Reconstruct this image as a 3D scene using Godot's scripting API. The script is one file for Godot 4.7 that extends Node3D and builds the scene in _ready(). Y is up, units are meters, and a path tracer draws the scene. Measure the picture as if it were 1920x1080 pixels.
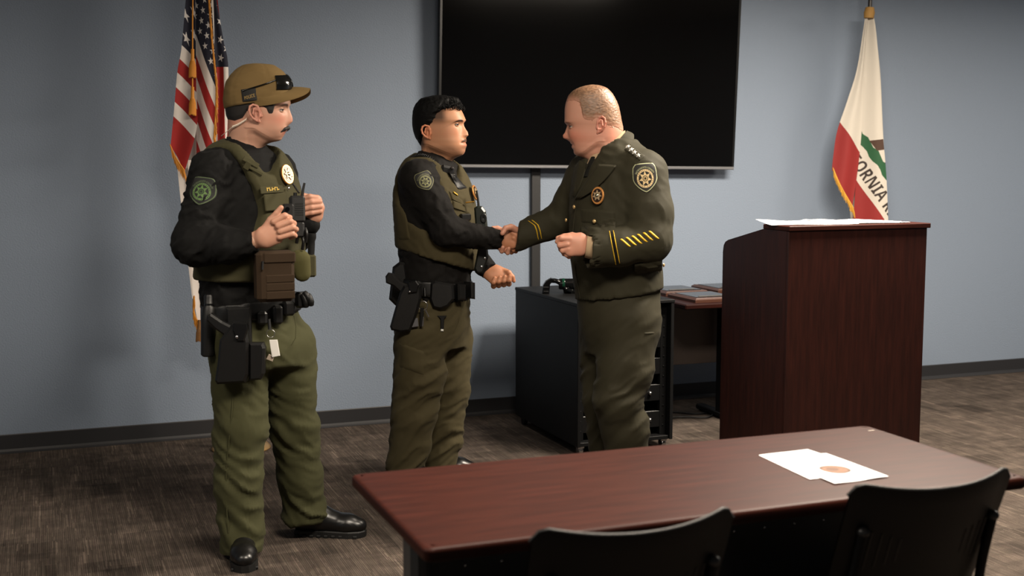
extends Node3D
# A presentation in a meeting room: three officers by a blue-grey wall with a screen, flags, a lectern and tables.

func _ready() -> void:
	stage()
	shell()
	furniture()
	flags()
	print("setting ", Time.get_ticks_msec())
	officer_one()
	print("one ", Time.get_ticks_msec())
	officer_two()
	print("two ", Time.get_ticks_msec())
	officer_three()
	print("three ", Time.get_ticks_msec())


# ---------------------------------------------------------------- camera, environment, lights
func stage() -> void:
	var cam := Camera3D.new()
	cam.name = "camera"
	cam.position = Vector3(0, EYE, 0)
	cam.rotation = Vector3(-PITCH, -YAW, 0)
	cam.fov = rad_to_deg(2.0 * atan(540.0 / FOCAL))
	cam.near = 0.05
	var at := CameraAttributesPhysical.new()
	at.exposure_aperture = 4.0
	at.frustum_focus_distance = 5.2
	at.frustum_focal_length = FOCAL / 1080.0 * 24.0
	cam.attributes = at
	add_child(cam)
	cam.current = true
	var we := WorldEnvironment.new()
	we.name = "environment"
	var e := Environment.new()
	e.background_mode = Environment.BG_COLOR
	e.background_color = Color(0, 0, 0)
	e.tonemap_mode = Environment.TONE_MAPPER_LINEAR
	e.tonemap_exposure = 1.0
	e.sdfgi_enabled = true
	e.ssao_enabled = true
	e.ssil_enabled = true
	we.environment = e
	add_child(we)
	# recessed ceiling panels: the one over the lectern is the brightest
	for p in [[3.6, -4.3, 26.0, "bright recessed ceiling light panel above the lectern"], [6.5, -4.3, 9.0, "recessed ceiling light panel by the side wall past the white state flag"], [1.4, -2.4, 15.0, "recessed ceiling light panel above the mahogany table"], [-1.3, -3.2, 5.0, "dim recessed ceiling light panel by the side wall past the star flag"]]:
		troffer(Vector3(p[0], 2.74, p[1]), p[2], p[3])

func troffer(at: Vector3, energy: float, label: String) -> void:
	var t := thing("ceiling_light", label, "ceiling light", at, PI / 2, "ceiling light panels")
	var fr := M.new()
	for s in [-1, 1]:
		fr.box(Vector3(0.315 * s, -0.008, 0), Vector3(0.03, 0.016, 1.26), 0.002)
		fr.box(Vector3(0, -0.008, 0.615 * s), Vector3(0.6, 0.016, 0.03), 0.002)
	put("frame", fr, paint(Color(0.85, 0.85, 0.84), 0.4), t)
	var df := M.new()
	df.box(Vector3(0, -0.004, 0), Vector3(0.6, 0.006, 1.2), 0.0)
	var gm := paint(Color(0.95, 0.95, 0.93), 0.5)
	gm.emission_enabled = true
	gm.emission = Color(1.0, 0.93, 0.82)
	gm.emission_energy_multiplier = 0.8
	put("diffuser", df, gm, t)
	var l := AreaLight3D.new()
	l.name = "panel_glow"
	l.area_size = Vector2(0.6, 1.2)
	l.light_color = Color(1.0, 0.945, 0.87)
	l.light_energy = energy
	l.area_range = 14.0
	l.area_attenuation = 2.0
	l.shadow_enabled = true
	l.position = Vector3(0, -0.02, 0)
	l.rotation_degrees = Vector3(-90, 0, 0)
	t.add_child(l)

# ---------------------------------------------------------------- mesh buffer
class M:
	var v := PackedVector3Array()
	var n := PackedVector3Array()
	var uv := PackedVector2Array()
	var c := PackedColorArray()
	var idx := PackedInt32Array()
	var tint := Color(1, 1, 1)

	func add(p: Vector3, nn: Vector3, t := Vector2.ZERO) -> int:
		v.append(p); n.append(nn); uv.append(t); c.append(tint)
		return v.size() - 1

	func tri(a: Vector3, b: Vector3, d: Vector3, inside: Vector3) -> void:
		var nn := (b - a).cross(d - a).normalized()
		var bb := b; var dd := d
		if nn.dot((a + b + d) / 3.0 - inside) < 0.0:
			nn = -nn; bb = d; dd = b
		var i := add(a, nn, Vector2(a.x, a.y)); add(dd, nn, Vector2(dd.x, dd.y)); add(bb, nn, Vector2(bb.x, bb.y))
		idx.append_array(PackedInt32Array([i, i + 1, i + 2]))

	func quad(a: Vector3, b: Vector3, d: Vector3, e: Vector3, inside: Vector3) -> void:
		tri(a, b, d, inside); tri(a, d, e, inside)

	# box with chamfered edges
	func box(at: Vector3, size: Vector3, bev := 0.003, basis := Basis.IDENTITY) -> void:
		var h := size / 2.0
		var b := minf(bev, minf(h.x, minf(h.y, h.z)) * 0.9)
		var P := func(sx: int, sy: int, sz: int, ax: int) -> Vector3:
			var q := Vector3(sx * (h.x - b), sy * (h.y - b), sz * (h.z - b))
			q[ax] += [sx, sy, sz][ax] * b
			return at + basis * q
		for ax in 3:
			for s in [-1, 1]:
				var q := []
				for k in [[-1, -1], [1, -1], [1, 1], [-1, 1]]:
					var sg := [0, 0, 0]
					sg[ax] = s; sg[(ax + 1) % 3] = k[0]; sg[(ax + 2) % 3] = k[1]
					q.append(P.call(sg[0], sg[1], sg[2], ax))
				quad(q[0], q[1], q[2], q[3], at)
			if b > 0.0:
				var a1 := (ax + 1) % 3
				var a2 := (ax + 2) % 3
				for s1 in [-1, 1]:
					for s2 in [-1, 1]:
						var lo := [0, 0, 0]; var hi := [0, 0, 0]
						lo[ax] = -1; hi[ax] = 1
						lo[a1] = s1; hi[a1] = s1; lo[a2] = s2; hi[a2] = s2
						quad(P.call(lo[0], lo[1], lo[2], a1), P.call(hi[0], hi[1], hi[2], a1), P.call(hi[0], hi[1], hi[2], a2), P.call(lo[0], lo[1], lo[2], a2), at)
		if b > 0.0:
			for sx in [-1, 1]:
				for sy in [-1, 1]:
					for sz in [-1, 1]:
						tri(P.call(sx, sy, sz, 0), P.call(sx, sy, sz, 1), P.call(sx, sy, sz, 2), at)

	# surface over a grid of points, smooth normals; closed_u joins the ends of the rows
	func grid(pts: Array, nu: int, nv: int, closed_u := false, uvs := PackedVector2Array(), cols := PackedColorArray(), flip := false) -> void:
		var base := v.size()
		for i in pts.size():
			v.append(pts[i]); n.append(Vector3.ZERO)
			uv.append(uvs[i] if uvs.size() else Vector2(float(i % nu) / nu, float(i / nu) / nv))
			c.append(cols[i] if cols.size() else tint)
		var w := nu if closed_u else nu - 1
		for j in nv - 1:
			for i in w:
				var a := base + j * nu + i
				var b := base + j * nu + (i + 1) % nu
				var d := a + nu
				var e := b + nu
				for t in [[a, b, e], [a, e, d]]:
					var nn: Vector3 = (v[t[1]] - v[t[0]]).cross(v[t[2]] - v[t[0]])
					if flip: nn = -nn
					n[t[0]] += nn; n[t[1]] += nn; n[t[2]] += nn
					if flip: idx.append_array(PackedInt32Array([t[0], t[1], t[2]]))
					else: idx.append_array(PackedInt32Array([t[0], t[2], t[1]]))
		for i in range(base, v.size()):
			n[i] = n[i].normalized() if n[i].length_squared() > 0.0 else Vector3.UP

	# swept tube; rad is a number or a list; flat squeezes it along the direction `fl`
	func tube(pts: Array, rad, seg := 10, caps := true, fl := Vector3.ZERO, fs := 1.0) -> void:
		var np := pts.size()
		var out := []
		var t0: Vector3 = (pts[1] - pts[0]).normalized()
		var up := t0.cross(Vector3(0.31, 0.9, 0.2))
		if up.length() < 0.05: up = t0.cross(Vector3.RIGHT)
		if fl != Vector3.ZERO: up = (fl - t0 * fl.dot(t0))
		up = up.normalized()
		var rr := []
		var frames := []
		for i in np:
			var t: Vector3 = (pts[mini(i + 1, np - 1)] - pts[maxi(i - 1, 0)]).normalized()
			if fl != Vector3.ZERO: up = fl
			up = (up - t * up.dot(t)).normalized()
			frames.append([up, t.cross(up)])
			rr.append(float(rad[i]) if rad is Array else float(rad))
		var ring := func(i: int, s: float) -> void:
			for k in seg:
				var a := TAU * k / seg
				out.append(pts[i] + (frames[i][0] * cos(a) * fs + frames[i][1] * sin(a)) * rr[i] * s)
		if caps: ring.call(0, 0.001); ring.call(0, 1.0)
		for i in np: ring.call(i, 1.0)
		if caps: ring.call(np - 1, 1.0); ring.call(np - 1, 0.001)
		grid(out, seg, out.size() / seg, true)

	# profile of (radius, height) turned about the y axis of xf
	func lathe(prof: Array, seg := 24, xf := Transform3D.IDENTITY) -> void:
		var out := []
		for p in prof:
			for k in seg:
				var a := TAU * k / seg
				out.append(xf * Vector3(cos(a) * maxf(p[0], 0.00005), p[1], sin(a) * maxf(p[0], 0.00005)))
		grid(out, seg, prof.size(), true, PackedVector2Array(), PackedColorArray(), true)

	func ball(at: Vector3, r: Vector3, basis := Basis.IDENTITY, nu := 20, nv := 12) -> void:
		var out := []
		for j in nv + 1:
			var b := -PI / 2 + PI * j / nv
			for i in nu:
				var a := TAU * i / nu
				out.append(at + basis * Vector3(cos(a) * maxf(cos(b), 0.0005) * r.x, sin(b) * r.y, sin(a) * maxf(cos(b), 0.0005) * r.z))
		grid(out, nu, nv + 1, true, PackedVector2Array(), PackedColorArray(), true)

	# polygon in the xy plane of xf, thick along z, with a small chamfer on the front
	func prism(poly: PackedVector2Array, depth: float, xf := Transform3D.IDENTITY, bev := 0.0) -> void:
		var ccw := poly
		var area := 0.0
		for i in poly.size(): area += poly[i].cross(poly[(i + 1) % poly.size()])
		if area < 0.0: ccw.reverse()
		var front := ccw
		if bev > 0.0:
			var o := Geometry2D.offset_polygon(ccw, -bev, Geometry2D.JOIN_MITER)
			if o.size() == 1 and o[0].size() == ccw.size():
				# match the starting corner
				front = o[0]
				var best := 0
				for k in front.size():
					if front[k].distance_to(ccw[0]) < front[best].distance_to(ccw[0]): best = k
				var re := PackedVector2Array()
				for k in front.size(): re.append(front[(best + k) % front.size()])
				front = re
		var tris := Geometry2D.triangulate_polygon(ccw)
		var cn := Vector2.ZERO
		for p in ccw: cn += p
		cn /= ccw.size()
		for s in 2:
			var pl := front if s == 0 else ccw
			var z := depth / 2 if s == 0 else -depth / 2
			var nn := (xf.basis * Vector3(0, 0, 1 if s == 0 else -1)).normalized()
			for t in range(0, tris.size(), 3):
				var i0 := v.size()
				for k in 3:
					var q := pl[tris[t + k]]
					add(xf * Vector3(q.x, q.y, z), nn, q)
				var fn := (v[i0 + 1] - v[i0]).cross(v[i0 + 2] - v[i0])
				if fn.dot(nn) > 0.0: idx.append_array(PackedInt32Array([i0, i0 + 2, i0 + 1]))
				else: idx.append_array(PackedInt32Array([i0, i0 + 1, i0 + 2]))
		for i in ccw.size():
			var j := (i + 1) % ccw.size()
			var e := ccw[j] - ccw[i]
			var out2 := Vector2(e.y, -e.x).normalized()
			var mid := (ccw[i] + ccw[j]) / 2.0 - out2
			var ins := xf * Vector3(mid.x, mid.y, 0)
			var z0 := depth / 2 - bev
			quad(xf * Vector3(ccw[i].x, ccw[i].y, -depth / 2), xf * Vector3(ccw[j].x, ccw[j].y, -depth / 2), xf * Vector3(ccw[j].x, ccw[j].y, z0), xf * Vector3(ccw[i].x, ccw[i].y, z0), ins)
			if bev > 0.0:
				quad(xf * Vector3(ccw[i].x, ccw[i].y, z0), xf * Vector3(ccw[j].x, ccw[j].y, z0), xf * Vector3(front[j].x, front[j].y, depth / 2), xf * Vector3(front[i].x, front[i].y, depth / 2), xf * Vector3(mid.x, mid.y, -1.0))

	func mesh() -> ArrayMesh:
		var a := []
		a.resize(Mesh.ARRAY_MAX)
		a[Mesh.ARRAY_VERTEX] = v; a[Mesh.ARRAY_NORMAL] = n; a[Mesh.ARRAY_TEX_UV] = uv; a[Mesh.ARRAY_COLOR] = c; a[Mesh.ARRAY_INDEX] = idx
		var m := ArrayMesh.new()
		m.add_surface_from_arrays(Mesh.PRIMITIVE_TRIANGLES, a)
		return m


# ---------------------------------------------------------------- distance field on a grid
class Field:
	var o: Vector3
	var h: float
	var nx: int
	var ny: int
	var nz: int
	var d := PackedFloat32Array()

	func _init(lo: Vector3, hi: Vector3, cell: float) -> void:
		o = lo; h = cell
		nx = int((hi.x - lo.x) / cell) + 2
		ny = int((hi.y - lo.y) / cell) + 2
		nz = int((hi.z - lo.z) / cell) + 2
		d.resize(nx * ny * nz)
		d.fill(1.0)

	# tapered capsule joined with a smooth minimum of width k; squeezed by fs along fl
	func cap(a: Vector3, b: Vector3, ra: float, rb: float, k := 0.02, fl := Vector3.ZERO, fs := 1.0, cut := false) -> void:
		var mr := maxf(ra, rb) + maxf(k, h * 2.0)
		var lo := Vector3(minf(a.x, b.x) - mr, minf(a.y, b.y) - mr, minf(a.z, b.z) - mr) - o
		var hi := Vector3(maxf(a.x, b.x) + mr, maxf(a.y, b.y) + mr, maxf(a.z, b.z) + mr) - o
		var x0 := maxi(0, int(lo.x / h)); var x1 := mini(nx - 1, int(hi.x / h) + 1)
		var y0 := maxi(0, int(lo.y / h)); var y1 := mini(ny - 1, int(hi.y / h) + 1)
		var z0 := maxi(0, int(lo.z / h)); var z1 := mini(nz - 1, int(hi.z / h) + 1)
		var ab := b - a
		var l2 := maxf(ab.length_squared(), 1e-9)
		var sq := fs != 1.0
		var f2 := 1.0 / fs - 1.0
		var kk := maxf(k, 0.0001)
		for y in range(y0, y1 + 1):
			for z in range(z0, z1 + 1):
				var i := (y * nz + z) * nx + x0
				var p := o + Vector3(x0 * h, y * h, z * h)
				for x in range(x0, x1 + 1):
					var q := p - a
					if sq: q += fl * (q.dot(fl) * f2)
					var t := clampf(q.dot(ab) / l2, 0.0, 1.0)
					var e := (q - ab * t).length() - (ra + (rb - ra) * t)
					var c := d[i]
					if cut:
						e = -e
						var g := kk - absf(c - e)
						d[i] = maxf(c, e) + (g * g / (4.0 * kk) if g > 0.0 else 0.0)
					else:
						var g := kk - absf(c - e)
						d[i] = minf(c, e) - (g * g / (4.0 * kk) if g > 0.0 else 0.0)
					p.x += h
					i += 1

	# stack of ellipses: rows of [y, cx, cz, half width, half depth, turn]; width lies along (sin turn ...)
	func loft(rows: Array, k := 0.02, grow := 0.0, pw := 2.0) -> void:
		var ylo: float = rows[0][0]; var yhi: float = rows[rows.size() - 1][0]
		var kk := maxf(k, 0.0001)
		for y in ny:
			var py := o.y + y * h
			if py < ylo - 0.06 or py > yhi + 0.06: continue
			var yy := clampf(py, ylo, yhi)
			var s := 0
			while s < rows.size() - 2 and rows[s + 1][0] < yy: s += 1
			var t: float = (yy - rows[s][0]) / maxf(rows[s + 1][0] - rows[s][0], 1e-6)
			var A: Array = rows[maxi(s - 1, 0)]; var B: Array = rows[s]; var C: Array = rows[s + 1]; var D: Array = rows[mini(s + 2, rows.size() - 1)]
			var r := []
			for j in range(1, 6): r.append(cubic_interpolate(B[j], C[j], A[j] if s > 0 else B[j], D[j] if s + 2 < rows.size() else C[j], t))
			var cx: float = r[0]; var cz: float = r[1]
			var w: float = r[2] + grow; var dp: float = r[3] + grow
			var ca := cos(r[4]); var sa := sin(r[4])
			var mn := minf(w, dp)
			var over := maxf(py - yhi, ylo - py)
			for z in nz:
				var pz := o.z + z * h - cz
				var i := (y * nz + z) * nx
				for x in nx:
					var px := o.x + x * h - cx
					var lw := absf(px * ca + pz * sa) / w
					var ld := absf(-px * sa + pz * ca) / dp
					var q := sqrt(lw * lw + ld * ld) if pw == 2.0 else pow(pow(lw, pw) + pow(ld, pw), 1.0 / pw)
					var e := (q - 1.0) * mn
					if over > 0.0: e = maxf(e, over) if e < over else e
					var c := d[i]
					var g := kk - absf(c - e)
					d[i] = minf(c, e) - (g * g / (4.0 * kk) if g > 0.0 else 0.0)
					i += 1

	# keep only the side of a plane where (p - at).nrm < 0
	func slice(at: Vector3, nrm: Vector3, near := Vector3.ZERO, reach := 99.0) -> void:
		for y in ny:
			for z in nz:
				var i := (y * nz + z) * nx
				for x in nx:
					var p := o + Vector3(x * h, y * h, z * h)
					if reach > 90.0 or p.distance_squared_to(near) < reach * reach:
						d[i] = maxf(d[i], (p - at).dot(nrm))
					i += 1

	func into(m: M) -> void:
		var at := PackedInt32Array()
		at.resize(nx * ny * nz)
		at.fill(-1)
		var sxy := nx
		var sl := nx * nz
		var base := m.v.size()
		for y in ny - 1:
			for z in nz - 1:
				var i := (y * nz + z) * nx
				for x in nx - 1:
					var d0 := d[i]
					if d0 < 0.5 or true:
						var d1 := d[i + 1]; var d2 := d[i + sxy]; var d3 := d[i + sxy + 1]
						var d4 := d[i + sl]; var d5 := d[i + sl + 1]; var d6 := d[i + sl + sxy]; var d7 := d[i + sl + sxy + 1]
						var s := int(d0 < 0) + int(d1 < 0) + int(d2 < 0) + int(d3 < 0) + int(d4 < 0) + int(d5 < 0) + int(d6 < 0) + int(d7 < 0)
						if s != 0 and s != 8:
							var sum := Vector3.ZERO
							var cnt := 0
							# edges along x
							if (d0 < 0) != (d1 < 0): sum += Vector3(d0 / (d0 - d1), 0, 0); cnt += 1
							if (d2 < 0) != (d3 < 0): sum += Vector3(d2 / (d2 - d3), 0, 1); cnt += 1
							if (d4 < 0) != (d5 < 0): sum += Vector3(d4 / (d4 - d5), 1, 0); cnt += 1
							if (d6 < 0) != (d7 < 0): sum += Vector3(d6 / (d6 - d7), 1, 1); cnt += 1
							if (d0 < 0) != (d2 < 0): sum += Vector3(0, 0, d0 / (d0 - d2)); cnt += 1
							if (d1 < 0) != (d3 < 0): sum += Vector3(1, 0, d1 / (d1 - d3)); cnt += 1
							if (d4 < 0) != (d6 < 0): sum += Vector3(0, 1, d4 / (d4 - d6)); cnt += 1
							if (d5 < 0) != (d7 < 0): sum += Vector3(1, 1, d5 / (d5 - d7)); cnt += 1
							if (d0 < 0) != (d4 < 0): sum += Vector3(0, d0 / (d0 - d4), 0); cnt += 1
							if (d1 < 0) != (d5 < 0): sum += Vector3(1, d1 / (d1 - d5), 0); cnt += 1
							if (d2 < 0) != (d6 < 0): sum += Vector3(0, d2 / (d2 - d6), 1); cnt += 1
							if (d3 < 0) != (d7 < 0): sum += Vector3(1, d3 / (d3 - d7), 1); cnt += 1
							at[i] = m.v.size()
							m.v.append(o + (Vector3(x, y, z) + sum / cnt) * h)
							m.n.append(Vector3.ZERO); m.uv.append(Vector2.ZERO); m.c.append(m.tint)
					i += 1
		for y in range(1, ny - 1):
			for z in range(1, nz - 1):
				var i := (y * nz + z) * nx + 1
				for x in range(1, nx - 1):
					var a := d[i] < 0
					if a != (d[i + 1] < 0): face(m, at[i - sxy - sl], at[i - sl], at[i], at[i - sxy], a)
					if a != (d[i + sxy] < 0): face(m, at[i - 1 - sl], at[i - 1], at[i], at[i - sl], a)
					if a != (d[i + sl] < 0): face(m, at[i - 1 - sxy], at[i - sxy], at[i], at[i - 1], a)
					i += 1
		for i in range(base, m.v.size()):
			m.n[i] = m.n[i].normalized()

	func face(m: M, a: int, b: int, c: int, e: int, inside: bool) -> void:
		if a < 0 or b < 0 or c < 0 or e < 0: return
		var nn := (m.v[c] - m.v[a]).cross(m.v[e] - m.v[b])
		if inside: nn = -nn
		m.n[a] += nn; m.n[b] += nn; m.n[c] += nn; m.n[e] += nn
		if inside: m.idx.append_array(PackedInt32Array([a, b, c, a, c, e]))
		else: m.idx.append_array(PackedInt32Array([a, c, b, a, e, c]))


# push every vertex along its normal by f(p, n), then smooth the normals again
func ruffle(m: M, f: Callable) -> void:
	for i in m.v.size():
		m.v[i] += m.n[i] * float(f.call(m.v[i], m.n[i]))
	for i in m.n.size(): m.n[i] = Vector3.ZERO
	for t in range(0, m.idx.size(), 3):
		var a := m.idx[t]; var b := m.idx[t + 1]; var d := m.idx[t + 2]
		var nn := (m.v[d] - m.v[a]).cross(m.v[b] - m.v[a])
		m.n[a] += nn; m.n[b] += nn; m.n[d] += nn
	for i in m.n.size(): m.n[i] = m.n[i].normalized()


func put(called: String, m, mat: Material, parent: Node = self, at := Vector3.ZERO) -> MeshInstance3D:
	var o := MeshInstance3D.new()
	o.name = called
	o.mesh = m.mesh() if m is M else m
	o.material_override = mat
	o.position = at
	parent.add_child(o, true)
	return o

func tag(o: Node, label: String, category: String, group := "") -> Node:
	o.set_meta("label", label); o.set_meta("category", category)
	if group: o.set_meta("group", group)
	return o

func thing(called: String, label: String, category: String, at := Vector3.ZERO, turn := 0.0, group := "") -> Node3D:
	var o := Node3D.new()
	o.name = called
	add_child(o, true)
	o.position = at
	o.rotation.y = turn
	tag(o, label, category, group)
	return o

func struct(called: String, m, mat: Material, label := "") -> MeshInstance3D:
	var o := put(called, m, mat)
	o.set_meta("kind", "structure")
	if label: o.set_meta("label", label)
	return o

func paint(col: Color, rough := 0.6, metal := 0.0, spec := 0.5) -> StandardMaterial3D:
	var m := StandardMaterial3D.new()
	m.albedo_color = col
	m.roughness = rough
	m.metallic = metal
	m.metallic_specular = spec
	return m

func noise_img(size: int, freq: float, sd: int, octaves := 3, stretch := Vector2.ONE) -> FastNoiseLite:
	var f := FastNoiseLite.new()
	f.seed = sd
	f.frequency = freq
	f.fractal_octaves = octaves
	return f

func bump(m: StandardMaterial3D, freq: float, depth: float, scale := Vector3.ONE, world := false, sd := 1) -> StandardMaterial3D:
	var t := NoiseTexture2D.new()
	t.width = 256; t.height = 256; t.seamless = true; t.as_normal_map = true; t.bump_strength = depth
	t.noise = noise_img(256, freq, sd, 3)
	m.normal_enabled = true
	m.normal_texture = t
	m.normal_scale = 1.0
	m.uv1_triplanar = true
	m.uv1_world_triplanar = world
	m.uv1_scale = scale
	return m

func tex(img: Image) -> ImageTexture:
	img.generate_mipmaps()
	return ImageTexture.create_from_image(img)

# fills the triangles of a text into an image; to(p) maps font units (line height 1) to pixels
func letter(img: Image, text: String, col: Color, to: Callable, bold := true) -> void:
	var f := SystemFont.new()
	f.font_names = PackedStringArray(["Droid Sans"])
	f.font_weight = 700 if bold else 400
	var tm := TextMesh.new()
	tm.font = f; tm.text = text; tm.font_size = 64; tm.pixel_size = 1.0 / 64; tm.depth = 0.0; tm.curve_step = 2.0
	var ar := tm.get_mesh_arrays()
	var vs: PackedVector3Array = ar[Mesh.ARRAY_VERTEX]
	var ix: PackedInt32Array = ar[Mesh.ARRAY_INDEX] if ar[Mesh.ARRAY_INDEX] != null else PackedInt32Array(range(vs.size()))
	for t in range(0, ix.size(), 3):
		fill_tri(img, to.call(Vector2(vs[ix[t]].x, vs[ix[t]].y)), to.call(Vector2(vs[ix[t + 1]].x, vs[ix[t + 1]].y)), to.call(Vector2(vs[ix[t + 2]].x, vs[ix[t + 2]].y)), col)

func fill_tri(img: Image, a: Vector2, b: Vector2, d: Vector2, col: Color) -> void:
	var y0 := maxi(0, int(floor(minf(a.y, minf(b.y, d.y)))))
	var y1 := mini(img.get_height() - 1, int(ceil(maxf(a.y, maxf(b.y, d.y)))))
	for y in range(y0, y1 + 1):
		var yy := y + 0.5
		var lo := 1e9; var hi := -1e9
		for e in [[a, b], [b, d], [d, a]]:
			var p: Vector2 = e[0]; var q: Vector2 = e[1]
			if (p.y <= yy) != (q.y <= yy):
				var x := p.x + (q.x - p.x) * (yy - p.y) / (q.y - p.y)
				lo = minf(lo, x); hi = maxf(hi, x)
		if hi >= lo:
			var i0 := maxi(0, int(round(lo))); var i1 := mini(img.get_width(), int(round(hi)))
			if i1 > i0: img.fill_rect(Rect2i(i0, y, i1 - i0, 1), col)

func fill_poly(img: Image, poly: PackedVector2Array, col: Color) -> void:
	var tr := Geometry2D.triangulate_polygon(poly)
	for t in range(0, tr.size(), 3): fill_tri(img, poly[tr[t]], poly[tr[t + 1]], poly[tr[t + 2]], col)

func star(at: Vector2, r: float, k := 5, inner := 0.4, turn := -PI / 2) -> PackedVector2Array:
	var p := PackedVector2Array()
	for i in 2 * k:
		var a := turn + PI * i / k
		p.append(at + Vector2(cos(a), sin(a)) * (r if i % 2 == 0 else r * inner))
	return p

func circle(at: Vector2, rx: float, ry: float, k := 28) -> PackedVector2Array:
	var p := PackedVector2Array()
	for i in k: p.append(at + Vector2(cos(TAU * i / k) * rx, sin(TAU * i / k) * ry))
	return p

# smooth curve through control points, `per` points a span
func spline(pts: Array, per := 6) -> Array:
	var out := []
	for i in pts.size() - 1:
		var a = pts[maxi(i - 1, 0)]; var b = pts[i]; var d = pts[i + 1]; var e = pts[mini(i + 2, pts.size() - 1)]
		for k in per:
			var t := float(k) / per
			out.append(0.5 * ((2.0 * b) + (d - a) * t + (2.0 * a - 5.0 * b + 4.0 * d - e) * t * t + (3.0 * b - a - 3.0 * d + e) * t * t * t))
	out.append(pts[-1])
	return out

# ---------------------------------------------------------------- from the photograph's frame to the room
const FOCAL := 2270.0
const EYE := 1.5
const YAW := 0.37001
const PITCH := 0.10533

# point at ground distance `dist` in front of the camera, seen at pixel (u, v): x right, y up, z = -dist
func seen(u: float, v: float, dist: float) -> Vector3:
	var r := Vector3((u - 960.0) / FOCAL, -(v - 540.0) / FOCAL, -1.0).rotated(Vector3.RIGHT, -PITCH)
	r *= dist / -r.z
	return Vector3(r.x, EYE + r.y, r.z)

func room(p: Vector3) -> Vector3:
	return p.rotated(Vector3.UP, -YAW)

# ---------------------------------------------------------------- room
const BACK := -6.63
var wood_across: StandardMaterial3D
var wood_upright: StandardMaterial3D
var black_metal: StandardMaterial3D
var black_plastic: StandardMaterial3D
var paper: StandardMaterial3D
var chrome: StandardMaterial3D
var brass: StandardMaterial3D

func grain(upright: bool) -> Image:
	var img := Image.create(512, 512, false, Image.FORMAT_RGB8)
	var a := noise_img(0, 0.02, 5, 4)
	var b := noise_img(0, 0.09, 9, 2)
	for y in 512:
		for x in 512:
			# wrap by mirroring so that the repeat does not show
			var g := 256.0 - absf(x - 256.0) if not upright else 256.0 - absf(y - 256.0)
			var s := 256.0 - absf(y - 256.0) if not upright else 256.0 - absf(x - 256.0)
			var w := a.get_noise_2d(g * 0.22, s * 2.6) * 0.5 + b.get_noise_2d(g * 0.12, s * 5.0) * 0.32
			var col := Color(0.15, 0.066, 0.050).lerp(Color(0.235, 0.108, 0.080), clampf(0.45 + w, 0, 1))
			img.set_pixel(x, y, col)
	return img

func carpet_img() -> Image:
	var n := 1024
	var img := Image.create(n, n, false, Image.FORMAT_RGB8)
	var rng := RandomNumberGenerator.new()
	rng.seed = 77
	img.fill(Color(0.36, 0.32, 0.29))
	var speck := noise_img(0, 0.3, 3, 2)
	var patch := noise_img(0, 0.012, 8, 2)
	# each row of loops is a column two pixels wide, cut into dashes of changing yarn
	for x in range(0, n, 3):
		var y := -rng.randi_range(0, 200)
		while y < n:
			var l := rng.randi_range(24, 170)
			var f := rng.randf_range(0.86, 1.13)
			var col := Color(0.312, 0.278, 0.252) if (x / 3) % 2 == 0 else Color(0.262, 0.233, 0.212)
			if rng.randf() < 0.06: col = Color(0.355, 0.318, 0.288)
			img.fill_rect(Rect2i(x, maxi(y, 0), 3, l), Color(col.r * f, col.g * f, col.b * f))
			y += l
	# blocks of changing pile, as the loom laid them
	for k in 90:
		var r := Rect2i(rng.randi_range(0, n), rng.randi_range(0, n), rng.randi_range(40, 130), rng.randi_range(60, 260))
		var f := rng.randf_range(0.86, 1.12)
		for x in range(r.position.x, mini(r.end.x, n)):
			for y in range(r.position.y, mini(r.end.y, n)):
				var c := img.get_pixel(x, y)
				img.set_pixel(x, y, Color(c.r * f, c.g * f, c.b * f))
	for y in n:
		for x in n:
			var c := img.get_pixel(x, y)
			var f := 1.0 + 0.22 * speck.get_noise_2d(x, y) + 0.12 * patch.get_noise_2d(absf(x - 512), absf(y - 512))
			if y % 5 == 0: f *= 0.86
			img.set_pixel(x, y, Color(c.r * f, c.g * f, c.b * f))
	return img

func materials() -> void:
	wood_across = paint(Color(1, 1, 1), 0.46, 0.0, 0.22)
	wood_across.albedo_texture = tex(grain(false))
	wood_across.uv1_triplanar = true
	wood_across.uv1_scale = Vector3(1.3, 1.3, 1.3)
	wood_upright = paint(Color(0.9, 0.88, 0.88), 0.45, 0.0, 0.35)
	wood_upright.albedo_texture = tex(grain(true))
	wood_upright.uv1_triplanar = true
	wood_upright.uv1_scale = Vector3(1.2, 1.2, 1.2)
	black_metal = bump(paint(Color(0.045, 0.045, 0.048), 0.55, 0.0, 0.3), 0.15, 0.6, Vector3(6, 6, 6))
	black_plastic = bump(paint(Color(0.042, 0.042, 0.044), 0.5, 0.0, 0.4), 0.2, 0.8, Vector3(6, 6, 6))
	paper = paint(Color(0.97, 0.97, 0.97), 0.7)
	chrome = paint(Color(0.75, 0.75, 0.76), 0.25, 1.0)
	brass = paint(Color(0.83, 0.62, 0.28), 0.28, 1.0)

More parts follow.
